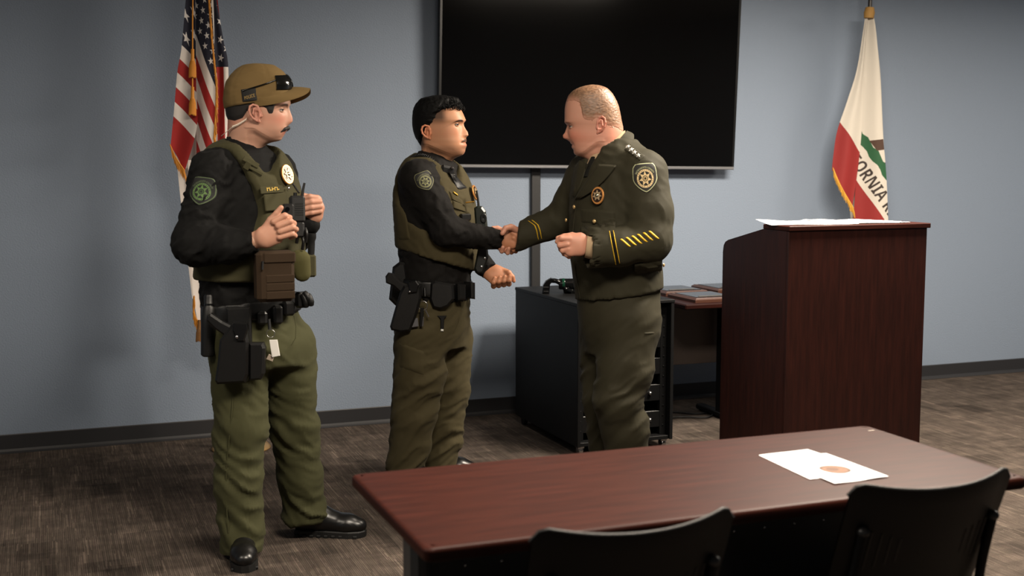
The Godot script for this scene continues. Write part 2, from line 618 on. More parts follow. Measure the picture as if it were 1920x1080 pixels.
func shell() -> void:
	materials()
	var wall := bump(paint(Color(0.50, 0.548, 0.614), 0.62, 0.0, 0.4), 0.11, 0.8, Vector3(3.2, 3.2, 3.2), true, 4)
	var x0 := -2.7; var x1 := 7.8; var z1 := 2.6; var top := 2.76
	var mx := (x0 + x1) / 2; var w := x1 - x0
	var mz := (BACK + z1) / 2; var d := z1 - BACK
	var m := M.new(); m.box(Vector3(mx, top / 2, BACK - 0.06), Vector3(w + 0.24, top, 0.12), 0); struct("wall_back", m, wall, "blue-grey wall with fine orange-peel texture behind the officers")
	m = M.new(); m.box(Vector3(mx, top / 2, z1 + 0.06), Vector3(w + 0.24, top, 0.12), 0); struct("wall_front", m, wall)
	m = M.new(); m.box(Vector3(x0 - 0.06, top / 2, mz), Vector3(0.12, top, d), 0); struct("wall_left", m, wall)
	m = M.new(); m.box(Vector3(x1 + 0.06, top / 2, mz), Vector3(0.12, top, d), 0); struct("wall_right", m, wall)
	var ceil_m := paint(Color(0.72, 0.72, 0.70), 0.9)
	m = M.new(); m.box(Vector3(mx, top + 0.05, mz), Vector3(w + 0.24, 0.1, d + 0.24), 0); struct("ceiling", m, ceil_m)
	var carpet := paint(Color(1, 1, 1), 0.95, 0.0, 0.2)
	carpet.albedo_texture = tex(carpet_img())
	carpet.uv1_triplanar = true
	carpet.uv1_world_triplanar = true
	carpet.uv1_scale = Vector3(0.8, 0.8, 0.8)
	m = M.new(); m.box(Vector3(mx, -0.05, mz), Vector3(w + 0.24, 0.1, d + 0.24), 0); struct("floor", m, carpet, "dark brown carpet with fine broken stripes")
	var rubber := paint(Color(0.15, 0.15, 0.16), 0.5)
	# cove base: a toe that curls out over the carpet
	var prof := PackedVector2Array([Vector2(0, 0), Vector2(0.018, 0), Vector2(0.018, 0.003), Vector2(0.009, 0.010), Vector2(0.005, 0.022), Vector2(0.005, 0.094), Vector2(0.003, 0.098), Vector2(0, 0.098)])
	m = M.new(); m.prism(prof, w, Transform3D(Basis(Vector3(0, 0, 1), Vector3(0, 1, 0), Vector3(-1, 0, 0)), Vector3(mx, 0, BACK))); struct("baseboard_back", m, rubber, "black rubber cove base along the back wall")
	m = M.new(); m.box(Vector3(mx, 0.049, z1 - 0.003), Vector3(w, 0.098, 0.006), 0.001); struct("baseboard_front", m, rubber)
	m = M.new(); m.box(Vector3(x0 + 0.003, 0.049, mz), Vector3(0.006, 0.098, d - 0.05), 0.001); struct("baseboard_left", m, rubber)
	m = M.new(); m.box(Vector3(x1 - 0.003, 0.049, mz), Vector3(0.006, 0.098, d - 0.05), 0.001); struct("baseboard_right", m, rubber)

# ---------------------------------------------------------------- furniture
func furniture() -> void:
	television()
	raceway()
	rack()
	side_table()
	lectern()
	front_table()
	chairs()

func television() -> void:
	var t := thing("television", "very large black flat-screen television on the blue-grey wall", "television", Vector3(3.045, 1.45, BACK + 0.09))
	t.rotation = Vector3(0.035, 0, -0.010)
	var b := M.new()
	b.box(Vector3(0, 0.545, -0.012), Vector3(1.92, 1.09, 0.036), 0.006)
	b.box(Vector3(0, 0.5, -0.045), Vector3(1.3, 0.7, 0.04), 0.012)
	put("housing", b, black_plastic, t)
	var s := M.new()
	s.box(Vector3(0, 0.548, 0.0075), Vector3(1.89, 1.056, 0.004), 0.0005)
	put("screen", s, paint(Color(0.028, 0.026, 0.026), 0.07, 0.0, 0.45), t)
	var f := M.new()
	for sx in [-1, 1]: f.box(Vector3(sx * 0.953, 0.545, 0.009), Vector3(0.015, 1.09, 0.008), 0.001)
	f.box(Vector3(0, 1.083, 0.009), Vector3(1.9, 0.014, 0.008), 0.001)
	put("bezel", f, paint(Color(0.06, 0.06, 0.062), 0.3), t)
	var tr := M.new()
	tr.box(Vector3(0, 0.009, 0.011), Vector3(1.92, 0.018, 0.013), 0.004)
	put("bottom_trim", tr, paint(Color(0.62, 0.62, 0.63), 0.3, 0.6), t)
	var br := M.new()
	br.box(Vector3(0, 0.5, -0.075), Vector3(0.7, 0.42, 0.026), 0.003)
	put("wall_bracket", br, black_metal, t)

func raceway() -> void:
	var m := M.new()
	m.box(Vector3(0, 0.73, 0.012), Vector3(0.058, 1.46, 0.024), 0.004)
	tag(put("cable_cover", m, paint(Color(0.12, 0.12, 0.125), 0.5), self, Vector3(2.715, 0, BACK)), "narrow black cable cover running down the wall under the television", "cable cover")

func rack() -> void:
	var t := thing("equipment_rack", "low black metal equipment rack standing behind the officer in green jacket", "equipment rack", Vector3(2.755, 0, -5.915))
	var w := 0.545; var d := 0.86; var h := 0.785
	for s in [-1, 1]:
		var p := M.new(); p.box(Vector3(s * (w / 2 - 0.009), h / 2 + 0.02, 0), Vector3(0.018, h - 0.06, d), 0.002)
		put("side_panel", p, black_metal, t)
	var tp := M.new(); tp.box(Vector3(0, h - 0.009, 0), Vector3(w + 0.006, 0.018, d + 0.006), 0.003); put("top_panel", tp, black_metal, t)
	var bt := M.new(); bt.box(Vector3(0, 0.06, 0), Vector3(w - 0.04, 0.02, d - 0.02), 0.002); put("bottom_panel", bt, black_metal, t)
	var bk := M.new(); bk.box(Vector3(0, h / 2 + 0.02, -d / 2 + 0.01), Vector3(w - 0.04, h - 0.09, 0.012), 0.002); put("back_panel", bk, black_metal, t)
	for s in [-1, 1]:
		var p := M.new(); p.box(Vector3(s * (w / 2 - 0.036), h / 2 + 0.02, d / 2 - 0.06), Vector3(0.035, h - 0.1, 0.03), 0.002)
		for k in 12: p.box(Vector3(s * (w / 2 - 0.036), 0.12 + k * 0.052, d / 2 - 0.044), Vector3(0.008, 0.008, 0.004), 0.001)
		put("rack_rail", p, black_metal, t)
	var y := 0.11
	for k in 4:
		var p := M.new()
		p.box(Vector3(0, y + 0.043, d / 2 - 0.2), Vector3(0.44, 0.082, 0.28), 0.003)
		p.box(Vector3(0, y + 0.043, d / 2 - 0.05), Vector3(0.45, 0.084, 0.004), 0.001)
		var u := put("equipment_unit", p, paint(Color(0.05, 0.05, 0.053), 0.35), t)
		var kn := M.new()
		kn.lathe([[0.0, 0.014], [0.009, 0.014], [0.011, 0.0], [0.0, 0.0]], 14, Transform3D(Basis(Vector3.RIGHT, PI / 2), Vector3(0.16, y + 0.043, d / 2 - 0.048)))
		put("knob", kn, chrome, u)
		y += 0.14
	for sx in [-1, 1]:
		for sz in [-1, 1]:
			var c := M.new()
			c.lathe([[0, -0.012], [0.022, -0.012], [0.024, -0.008], [0.024, 0.008], [0.022, 0.012], [0, 0.012]], 18, Transform3D(Basis(Vector3(0, 0, 1), PI / 2), Vector3(sx * (w / 2 - 0.035), 0.024, sz * (d / 2 - 0.05))))
			c.box(Vector3(sx * (w / 2 - 0.035), 0.044, sz * (d / 2 - 0.05)), Vector3(0.034, 0.016, 0.05), 0.003)
			put("caster", c, chrome if sz > 0 else black_plastic, t)
	# the glossy black device on the rack
	var o := thing("desk_device", "small glossy black device lying on the equipment rack", "device", Vector3(2.60, h, -5.95), -0.35)
	var gl := paint(Color(0.04, 0.042, 0.045), 0.16)
	var blk := M.new()
	blk.prism(PackedVector2Array([Vector2(-0.11, 0), Vector2(-0.072, 0), Vector2(-0.068, 0.05), Vector2(-0.045, 0.078), Vector2(-0.062, 0.084), Vector2(-0.092, 0.066), Vector2(-0.106, 0.046)]), 0.05, Transform3D.IDENTITY, 0.004)
	var block := put("stand_block", blk, gl, o)
	for yy in [0.014, 0.036]:
		var r := M.new()
		r.box(Vector3(-0.09, yy, 0.0255), Vector3(0.026, 0.003, 0.002), 0.0008)
		put("trim_strip", r, chrome, block)
	var arc := M.new()
	arc.tube(spline([Vector3(-0.06, 0.07, 0.0), Vector3(-0.03, 0.066, 0.002), Vector3(0.0, 0.045, 0.004), Vector3(0.02, 0.02, 0.006), Vector3(0.05, 0.013, 0.02)], 6), 0.013, 10)
	put("handle", arc, gl, o)
	var bar := M.new()
	bar.lathe([[0, -0.06], [0.026, -0.06], [0.030, -0.055], [0.030, 0.055], [0.026, 0.06], [0, 0.06]], 24, Transform3D(Basis(Vector3(0, 0, 1), PI / 2), Vector3(0.04, 0.05, -0.012)))
	put("barrel", bar, gl, o)
	var band := M.new()
	band.lathe([[0.0302, -0.012], [0.031, -0.01], [0.031, 0.0], [0.0302, 0.002]], 24, Transform3D(Basis(Vector3(0, 0, 1), PI / 2), Vector3(0.0, 0.05, -0.012)))
	put("green_band", band, paint(Color(0.05, 0.2, 0.14), 0.2), o)
	var leg := M.new()
	leg.box(Vector3(0.05, 0.011, -0.012), Vector3(0.09, 0.022, 0.05), 0.006)
	put("cradle", leg, gl, o)

func side_table() -> void:
	var t := thing("training_table", "dark red-brown table against the wall carrying the wooden plaques", "table", Vector3(3.93, 0, -6.0))
	var w := 1.52; var d := 0.76
	var x0 := -w / 2
	var darker := wood_across.duplicate() as StandardMaterial3D
	darker.albedo_color = Color(0.72, 0.68, 0.68)
	var tp := M.new(); tp.box(Vector3(0, 0.7205, 0), Vector3(w, 0.029, d), 0.006); put("tabletop", tp, darker, t)
	var md := M.new(); md.box(Vector3(0, 0.49, -0.12), Vector3(w - 0.16, 0.34, 0.014), 0.002); put("modesty_panel", md, paint(Color(0.30, 0.26, 0.24), 0.55), t)
	for s in [-0.6, 1.3]:
		var l := M.new()
		l.box(Vector3(s * 0.45, 0.36, -0.05), Vector3(0.05, 0.68, 0.06), 0.004)
		l.box(Vector3(s * 0.45, 0.025, 0), Vector3(0.06, 0.03, 0.6), 0.006)
		l.box(Vector3(s * 0.45, 0.695, 0), Vector3(0.05, 0.02, 0.5), 0.003)
		var lg := put("leg", l, black_metal, t)
		for z in [-0.27, 0.27]:
			var f := M.new()
			f.lathe([[0, 0], [0.018, 0], [0.02, 0.006], [0.008, 0.012], [0, 0.012]], 14, Transform3D(Basis.IDENTITY, Vector3(s * 0.45, 0, z)))
			put("foot", f, black_plastic, lg)
	# plaques lying on it: bevelled board with a dark plate
	var edge := paint(Color(0.24, 0.14, 0.10), 0.4)
	var plate := paint(Color(0.10, 0.105, 0.11), 0.22, 0.3)
	var gold := paint(Color(0.7, 0.62, 0.5), 0.3, 1.0)
	var spots := [[3.40, -5.83, "wooden plaque with a dark plate at the front of the side table"], [3.41, -6.18, "wooden plaque with a dark plate lying behind another beside the rack"], [3.76, -6.2, "wooden plaque with a dark plate at the back by the lectern"]]
	for k in 3:
		var q: Array = spots[k]
		var pl := thing("plaque", q[2], "plaque", Vector3(q[0], 0.735, q[1]), 0.0, "plaques on the side table")
		var b := M.new()
		var hw := 0.14; var hd := 0.155
		var rows := []
		for r in [[1.0, 0.0], [1.0, 0.014], [0.97, 0.018], [0.94, 0.019], [0.92, 0.023]]:
			for c in [[-1, -1], [1, -1], [1, 1], [-1, 1]]: rows.append(Vector3(c[0] * (hw - (1.0 - r[0]) * 0.14), r[1], c[1] * (hd - (1.0 - r[0]) * 0.14)))
		for j in 4:
			for i in 4: b.quad(rows[j * 4 + i], rows[j * 4 + (i + 1) % 4], rows[j * 4 + 4 + (i + 1) % 4], rows[j * 4 + 4 + i], Vector3(0, 0.01, 0))
		b.quad(rows[16], rows[17], rows[18], rows[19], Vector3.ZERO); b.quad(rows[0], rows[1], rows[2], rows[3], Vector3(0, 0.01, 0))
		put("board", b, edge, pl)
		var p := M.new(); p.box(Vector3(0, 0.0245, -0.005), Vector3(0.225, 0.003, 0.235), 0.001); put("plate", p, plate, pl)
		var s := M.new(); s.box(Vector3(0, 0.0265, 0.085), Vector3(0.16, 0.0015, 0.02), 0.0005); put("name_strip", s, gold, pl)
	# loose cables on the floor behind
	var rng := RandomNumberGenerator.new(); rng.seed = 5
	for k in 2:
		var pts := []
		for i in 7: pts.append(Vector3(3.15 + i * 0.14, 0.006 + 0.004 * k, -6.25 + 0.12 * k + rng.randf_range(-0.08, 0.08)))
		var c := M.new(); c.tube(spline(pts, 6), 0.005, 8)
		tag(put("power_cable", c, black_plastic), ["loose black cable on the carpet under the side table", "second black cable crossing the first under the side table"][k], "cable")

func lectern() -> void:
	var o := Vector3(3.36, 0, -4.69)
	var t := thing("lectern", "tall dark mahogany lectern with a sloped side beside the table", "lectern", o)
	var w := 0.735; var zf := 0.27; var zb := -0.27; var h := 1.195
	# side boards: flat behind the front, then sloping down to a rounded corner
	var side := PackedVector2Array([Vector2(zf - 0.018, 0), Vector2(zf - 0.018, h), Vector2(zf - 0.2, h)])
	side.append_array(PackedVector2Array([Vector2(zb + 0.045, 1.128), Vector2(zb + 0.02, 1.117), Vector2(zb + 0.006, 1.1), Vector2(zb, 1.07), Vector2(zb, 0)]))
	for s in [-1, 1]:
		var m := M.new()
		m.prism(side, 0.022, Transform3D(Basis(Vector3(0, 0, 1), Vector3(0, 1, 0), Vector3(-1, 0, 0)), Vector3(s * (w / 2 - 0.011), 0, 0)), 0.0)
		put("side_panel", m, wood_upright, t)
	var f := M.new(); f.box(Vector3(0, h / 2, zf - 0.009), Vector3(w, h, 0.018), 0.002); put("front_panel", f, wood_upright, t)
	var tp := M.new(); tp.box(Vector3(0.004, h + 0.011, zf - 0.093), Vector3(w + 0.018, 0.022, 0.205), 0.003); put("top_board", tp, wood_across, t)
	var sl := M.new(); sl.box(Vector3(0, 1.118, -0.1), Vector3(w - 0.048, 0.018, 0.30), 0.002, Basis(Vector3.RIGHT, -0.26)); put("reading_shelf", sl, wood_across, t)
	for y in [0.4, 0.75]:
		var s := M.new(); s.box(Vector3(0, y, -0.01), Vector3(w - 0.046, 0.018, 0.5), 0.002); put("shelf", s, wood_upright, t)
	var bt := M.new(); bt.box(Vector3(0, 0.05, -0.01), Vector3(w - 0.046, 0.02, 0.5), 0.002); put("bottom_board", bt, wood_upright, t)
	# two sheets on the top board, hanging past its back
	var ty := h + 0.0225
	sheet("paper_sheet", "white paper sheet on the lectern, its corner past the left end", [Vector3(2.955, ty, -4.50), Vector3(3.37, ty, -4.44), Vector3(3.46, ty, -4.72), Vector3(3.06, ty + 0.003, -4.79)], 0.006)
	sheet("paper_sheet", "white paper sheet on the lectern lapping over the first sheet", [Vector3(3.31, ty + 0.0025, -4.47), Vector3(3.66, ty + 0.002, -4.455), Vector3(3.60, ty + 0.002, -4.69), Vector3(3.28, ty + 0.004, -4.74)], 0.004)

# a thin sheet with a slight wave
func sheet(called: String, label: String, q: Array, wave: float, mat: Material = null) -> MeshInstance3D:
	var c: Vector3 = (q[0] + q[1] + q[2] + q[3]) / 4.0
	var m := M.new()
	var nu := 15
	for layer in 2:
		var pts := []
		var uvs := PackedVector2Array()
		for j in nu:
			for i in nu:
				var u := float(i) / (nu - 1); var vv := float(j) / (nu - 1)
				var p: Vector3 = (q[0] as Vector3).lerp(q[1], u).lerp((q[3] as Vector3).lerp(q[2], u), vv)
				p.y += wave * pow(sin(u * PI * 1.3 + 0.4 + vv * 1.1), 2.0) * (0.3 + vv) + (0.0004 if layer == 0 else 0.0)
				pts.append(p - c); uvs.append(Vector2(u, vv))
		m.grid(pts, nu, nu, false, uvs, PackedColorArray(), layer == 0)
	var o := put(called, m, mat if mat else paper, self, c)
	tag(o, label, "paper")
	return o

func front_table() -> void:
	var x0 := 0.68; var x1 := 2.21; var z0 := -2.85; var z1 := -2.225
	var t := thing("training_table", "dark mahogany table with the printed sheets, two chairs behind it", "table", Vector3((x0 + x1) / 2, 0, (z0 + z1) / 2))
	var w := x1 - x0; var d := z1 - z0
	# top with a rounded edge
	var m := M.new()
	var prof := [[0.0, 0.0], [-0.0, 0.0]]
	var ring := []
	var cr := 0.02
	var outline := []
	for q in [[1, 1, 0.0], [-1, 1, PI / 2], [-1, -1, PI], [1, -1, PI * 1.5]]:
		for k in 5:
			var a: float = q[2] + PI / 2 * k / 4.0
			outline.append(Vector2(q[0] * (w / 2 - cr) + cos(a) * cr, q[1] * (d / 2 - cr) + sin(a) * cr))
	var n := outline.size()
	var lv := [[0.02, 0.706], [0.004, 0.706], [0.0, 0.710], [0.0, 0.727], [0.003, 0.733], [0.009, 0.735], [0.02, 0.735]]
	for l in lv:
		for p in outline:
			var s := Vector2(p.x * (1.0 - l[0] / (w / 2)), p.y * (1.0 - l[0] / (d / 2)))
			ring.append(Vector3(s.x, l[1], s.y))
	m.grid(ring, n, lv.size(), true, PackedVector2Array(), PackedColorArray(), true)
	m.box(Vector3(0, 0.7205, 0), Vector3(w - 0.04, 0.029, d - 0.04), 0)
	put("tabletop", m, wood_across, t)
	# tiny scuff of bare laminate near the far corner
	var sc := M.new(); sc.box(Vector3(0.73, 0.7352, -0.245), Vector3(0.02, 0.0006, 0.006), 0.0002); put("label_scrap", sc, paint(Color(0.55, 0.5, 0.45), 0.6), t)
	var md := M.new(); md.box(Vector3(0, 0.55, 0.005), Vector3(w - 0.13, 0.26, 0.016), 0.002)
	var panel := put("modesty_panel", md, paint(Color(0.055, 0.05, 0.05), 0.5), t)
	for k in 14:
		var b := M.new(); b.ball(Vector3(-0.58 + k * 0.088, 0.585, 0.014), Vector3(0.0032, 0.0032, 0.002), Basis.IDENTITY, 8, 6)
		put("screw", b, chrome, panel)
	for s in [-1, 1]:
		var l := M.new()
		l.box(Vector3(s * (w / 2 - 0.065), 0.37, 0.03), Vector3(0.045, 0.66, 0.085), 0.014)
		l.box(Vector3(s * (w / 2 - 0.065), 0.022, 0.0), Vector3(0.055, 0.028, 0.54), 0.008)
		l.box(Vector3(s * (w / 2 - 0.065), 0.695, 0.0), Vector3(0.05, 0.02, 0.46), 0.003)
		var lg := put("leg", l, paint(Color(0.20, 0.205, 0.21), 0.42), t)
		for z in [-0.24, 0.24]:
			var f := M.new(); f.lathe([[0, 0], [0.018, 0], [0.02, 0.005], [0.008, 0.012], [0, 0.012]], 14, Transform3D(Basis.IDENTITY, Vector3(s * (w / 2 - 0.065), 0, z)))
			put("foot", f, black_plastic, lg)
	sheet("paper_sheet", "white printed sheet on the mahogany table, half under another", [Vector3(1.717, 0.7355, -2.649), Vector3(1.872, 0.7355, -2.655), Vector3(1.885, 0.7355, -2.40), Vector3(1.697, 0.7355, -2.395)], 0.001)
	var img := Image.create(256, 256, false, Image.FORMAT_RGB8)
	img.fill(Color(0.93, 0.93, 0.94))
	fill_poly(img, circle(Vector2(128, 150), 62, 40), Color(0.30, 0.19, 0.12))
	fill_poly(img, circle(Vector2(128, 150), 52, 32), Color(0.42, 0.29, 0.20))
	fill_poly(img, circle(Vector2(120, 146), 26, 15), Color(0.33, 0.21, 0.14))
	for y in [60, 74, 88]: img.fill_rect(Rect2i(60, y, 130 - (y % 3) * 14, 3), Color(0.72, 0.72, 0.75))
	var pm := paint(Color(1, 1, 1), 0.7)
	pm.albedo_texture = tex(img)
	sheet("printed_sheet", "white sheet printed with a brown oval seal on the mahogany table", [Vector3(1.735, 0.7368, -2.61), Vector3(1.888, 0.7368, -2.596), Vector3(1.888, 0.7368, -2.345), Vector3(1.725, 0.7368, -2.335)], 0.0014, pm)

func chairs() -> void:
	var t := thing("stacking_chair", "black plastic stacking chair pulled up to the table's left half", "chair", Vector3(1.05, 0, -2.04), 0.0, "stacking chairs at the table")
	# back: a curved board, its top edge dipping between raised corners; local z+ is away from the table
	var nu := 29; var nv := 17
	var b := M.new()
	for layer in 2:
		var pts := []
		for j in nv:
			for i in nu:
				var u := -1.0 + 2.0 * i / (nu - 1); var vv := float(j) / (nv - 1)
				var hw := 0.218 - 0.012 * pow(1.0 - vv, 2.0)
				var ytop := 0.795 + 0.022 * pow(absf(u), 2.2)
				if absf(u) > 0.86: ytop -= 0.030 * pow((absf(u) - 0.86) / 0.14, 2.0)
				var y := 0.50 + (ytop - 0.50) * vv
				if absf(u) > 0.86: y += 0.03 * pow((absf(u) - 0.86) / 0.14, 2.0) * pow(1.0 - vv, 2.0)
				var z := 0.055 * (1.0 - u * u) - 0.055 + 0.10 * (vv - 0.5) + (0.006 if layer == 0 else -0.006) * (1.0 if absf(u) < 0.99 and vv > 0.01 and vv < 0.99 else 0.35)
				pts.append(Vector3(u * hw, y, z))
		b.grid(pts, nu, nv, false, PackedVector2Array(), PackedColorArray(), layer == 1)
		# rim
		if layer == 0:
			var rim := []
			for i in nu: rim.append(pts[(nv - 1) * nu + i] - Vector3(0, 0.001, 0.006))
			b.tube(rim, 0.0058, 8)
	var back := put("backrest", b, black_plastic, t)
	for k in 4:
		for s in [-1, 1]:
			var r := M.new()
			r.box(Vector3(s * (0.155 - k * 0.022), 0.655, 0.055 * (1.0 - pow((0.155 - k * 0.022) / 0.215, 2.0)) - 0.047), Vector3(0.004, 0.10 - 0.012 * k, 0.004), 0.0015, Basis(Vector3.RIGHT, 0.33))
			put("vent_rib", r, paint(Color(0.12, 0.12, 0.122), 0.35), back)
	var se := M.new()
	var top := []
	for layer in 2:
		var pts := []
		for j in 13:
			for i in 15:
				var u := -1.0 + 2.0 * i / 14; var vv := float(j) / 12
				var e := 1.0 - 0.09 * pow(absf(vv * 2.0 - 1.0), 5.0)
				var y := 0.452 + 0.012 * u * u - 0.012 * sin(vv * PI) - 0.02 * pow(vv, 6.0) + (0.0 if layer == 0 else -0.012)
				pts.append(Vector3(u * 0.225 * e, y, -0.02 - vv * 0.43))
		se.grid(pts, 15, 13, false, PackedVector2Array(), PackedColorArray(), layer == 0)
	put("seat", se, black_plastic, t)
	for s in [-1, 1]:
		var fr := M.new()
		fr.tube(spline([Vector3(s * 0.176, 0.70, -0.008), Vector3(s * 0.18, 0.55, -0.045), Vector3(s * 0.20, 0.43, -0.06), Vector3(s * 0.20, 0.2, 0.02), Vector3(s * 0.20, 0.012, 0.07)], 6), 0.011, 10)
		put("leg", fr, black_metal, t)
		var fl := M.new()
		fl.tube(spline([Vector3(s * 0.20, 0.43, -0.06), Vector3(s * 0.19, 0.425, -0.34), Vector3(s * 0.19, 0.39, -0.40), Vector3(s * 0.195, 0.2, -0.43), Vector3(s * 0.20, 0.012, -0.45)], 6), 0.011, 10)
		put("leg", fl, black_metal, t)
		for z in [0.07, -0.45]:
			var g := M.new(); g.lathe([[0, 0], [0.013, 0], [0.014, 0.02], [0.011, 0.024], [0, 0.024]], 12, Transform3D(Basis.IDENTITY, Vector3(s * 0.20, 0, z)))
			put("glide", g, black_plastic, t)
		var cp := M.new(); cp.ball(Vector3(s * 0.176, 0.703, -0.007), Vector3(0.014, 0.012, 0.014))
		put("post_cap", cp, paint(Color(0.16, 0.16, 0.165), 0.35), t)
	var c2 := t.duplicate() as Node3D
	c2.name = "stacking_chair_001"
	add_child(c2, true)
	c2.position = Vector3(1.80, 0, -2.085)
	tag(c2, "black plastic stacking chair pulled up to the table beside the printed sheets", "chair", "stacking chairs at the table")

# ---------------------------------------------------------------- flags
func us_flag_img() -> Image:
	var w := 1140; var h := 600
	var img := Image.create(w, h, false, Image.FORMAT_RGB8)
	for k in 13: img.fill_rect(Rect2i(0, int(round(h * k / 13.0)), w, int(ceil(h / 13.0)) + 1), Color(0.62, 0.10, 0.09) if k % 2 == 0 else Color(0.88, 0.85, 0.82))
	var cw := int(w * 0.4); var ch := int(h * 7 / 13.0)
	img.fill_rect(Rect2i(0, 0, cw, ch), Color(0.075, 0.09, 0.17))
	for r in 9:
		for q in (6 if r % 2 == 0 else 5):
			var x := cw * ((2 * q + 1 + (r % 2)) / 12.0)
			var y := ch * ((r + 1) / 10.0)
			var st := star(Vector2(x, y), 19.0, 5, 0.39)
			fill_poly(img, st, Color(0.9, 0.88, 0.86))
	return img

func state_flag_img() -> Image:
	var w := 1140; var h := 684
	var img := Image.create(w, h, false, Image.FORMAT_RGB8)
	img.fill(Color(0.74, 0.71, 0.67))
	img.fill_rect(Rect2i(0, int(h * 0.833), w, h), Color(0.50, 0.09, 0.08))
	letter(img, "CALIFORNIA REPUBLIC", Color(0.17, 0.13, 0.11), func(p: Vector2) -> Vector2: return Vector2(w * 0.505 + p.x * 66.0, h * 0.757 - p.y * 78.0))
	# grass bank and the animal walking on it
	var grass := PackedVector2Array()
	for k in 25: grass.append(Vector2(w * (0.24 + 0.55 * k / 24.0), h * (0.615 + 0.008 * sin(k * 2.1))))
	for k in 25: grass.append(Vector2(w * (0.79 - 0.55 * k / 24.0), h * (0.672 + 0.007 * cos(k * 1.7))))
	fill_poly(img, grass, Color(0.10, 0.30, 0.17))
	var body := PackedVector2Array()
	for q in [[0.28, 0.46], [0.30, 0.40], [0.335, 0.385], [0.36, 0.36], [0.40, 0.35], [0.46, 0.37], [0.55, 0.36], [0.63, 0.37], [0.69, 0.41], [0.71, 0.49], [0.73, 0.615], [0.67, 0.615], [0.65, 0.54], [0.60, 0.53], [0.60, 0.615], [0.55, 0.615], [0.54, 0.53], [0.46, 0.53], [0.45, 0.60], [0.47, 0.615], [0.41, 0.615], [0.40, 0.53], [0.37, 0.55], [0.35, 0.615], [0.30, 0.615], [0.33, 0.52], [0.32, 0.48], [0.29, 0.485]]:
		body.append(Vector2(w * q[0], h * q[1]))
	fill_poly(img, body, Color(0.26, 0.17, 0.12))
	return img

# a sheet of cloth between two edges, with soft folds of depth f; cloth(p) gives the place on the flag
func cloth(m: M, left: Array, right: Array, folds: float, deep: float, on_flag: Callable, back: Vector3, cols := 18, rows := 40, phase := 0.0) -> void:
	var L := spline(left, 8); var R := spline(right, 8)
	var pts := []
	var uvs := PackedVector2Array()
	for j in rows:
		var t := float(j) / (rows - 1)
		var a: Vector3 = L[0].lerp(L[0], 0); var fa := t * (L.size() - 1); var ia := mini(int(fa), L.size() - 2)
		a = (L[ia] as Vector3).lerp(L[ia + 1], fa - ia)
		var fb := t * (R.size() - 1); var ib := mini(int(fb), R.size() - 2)
		var b: Vector3 = (R[ib] as Vector3).lerp(R[ib + 1], fb - ib)
		for i in cols:
			var u := float(i) / (cols - 1)
			var p := a.lerp(b, u)
			uvs.append(on_flag.call(p))
			pts.append(p + back * (deep * (0.5 - 0.5 * cos(TAU * folds * u + phase + 0.8 * t)) * minf(1.0, 0.25 + t)))
	m.grid(pts, cols, rows, false, uvs, PackedColorArray(), true)

func fringe(along: Array, drop: Vector3, n: int, r: float, sd: int) -> M:
	var m := M.new()
	var s := spline(along, 10)
	var rng := RandomNumberGenerator.new()
	rng.seed = sd
	for k in n:
		var f := float(k) / (n - 1) * (s.size() - 1)
		var i := mini(int(f), s.size() - 2)
		var p: Vector3 = (s[i] as Vector3).lerp(s[i + 1], f - i)
		var d := drop * rng.randf_range(0.8, 1.1) + Vector3(rng.randf_range(-1, 1), 0, rng.randf_range(-1, 1)) * 0.006
		m.tube([p - drop * 0.1, p + d * 0.5 + Vector3(0, 0, rng.randf_range(-0.002, 0.003)), p + d], [r, r * 1.1, r * 0.7], 5)
	m.tube(s, r * 1.9, 6)
	return m

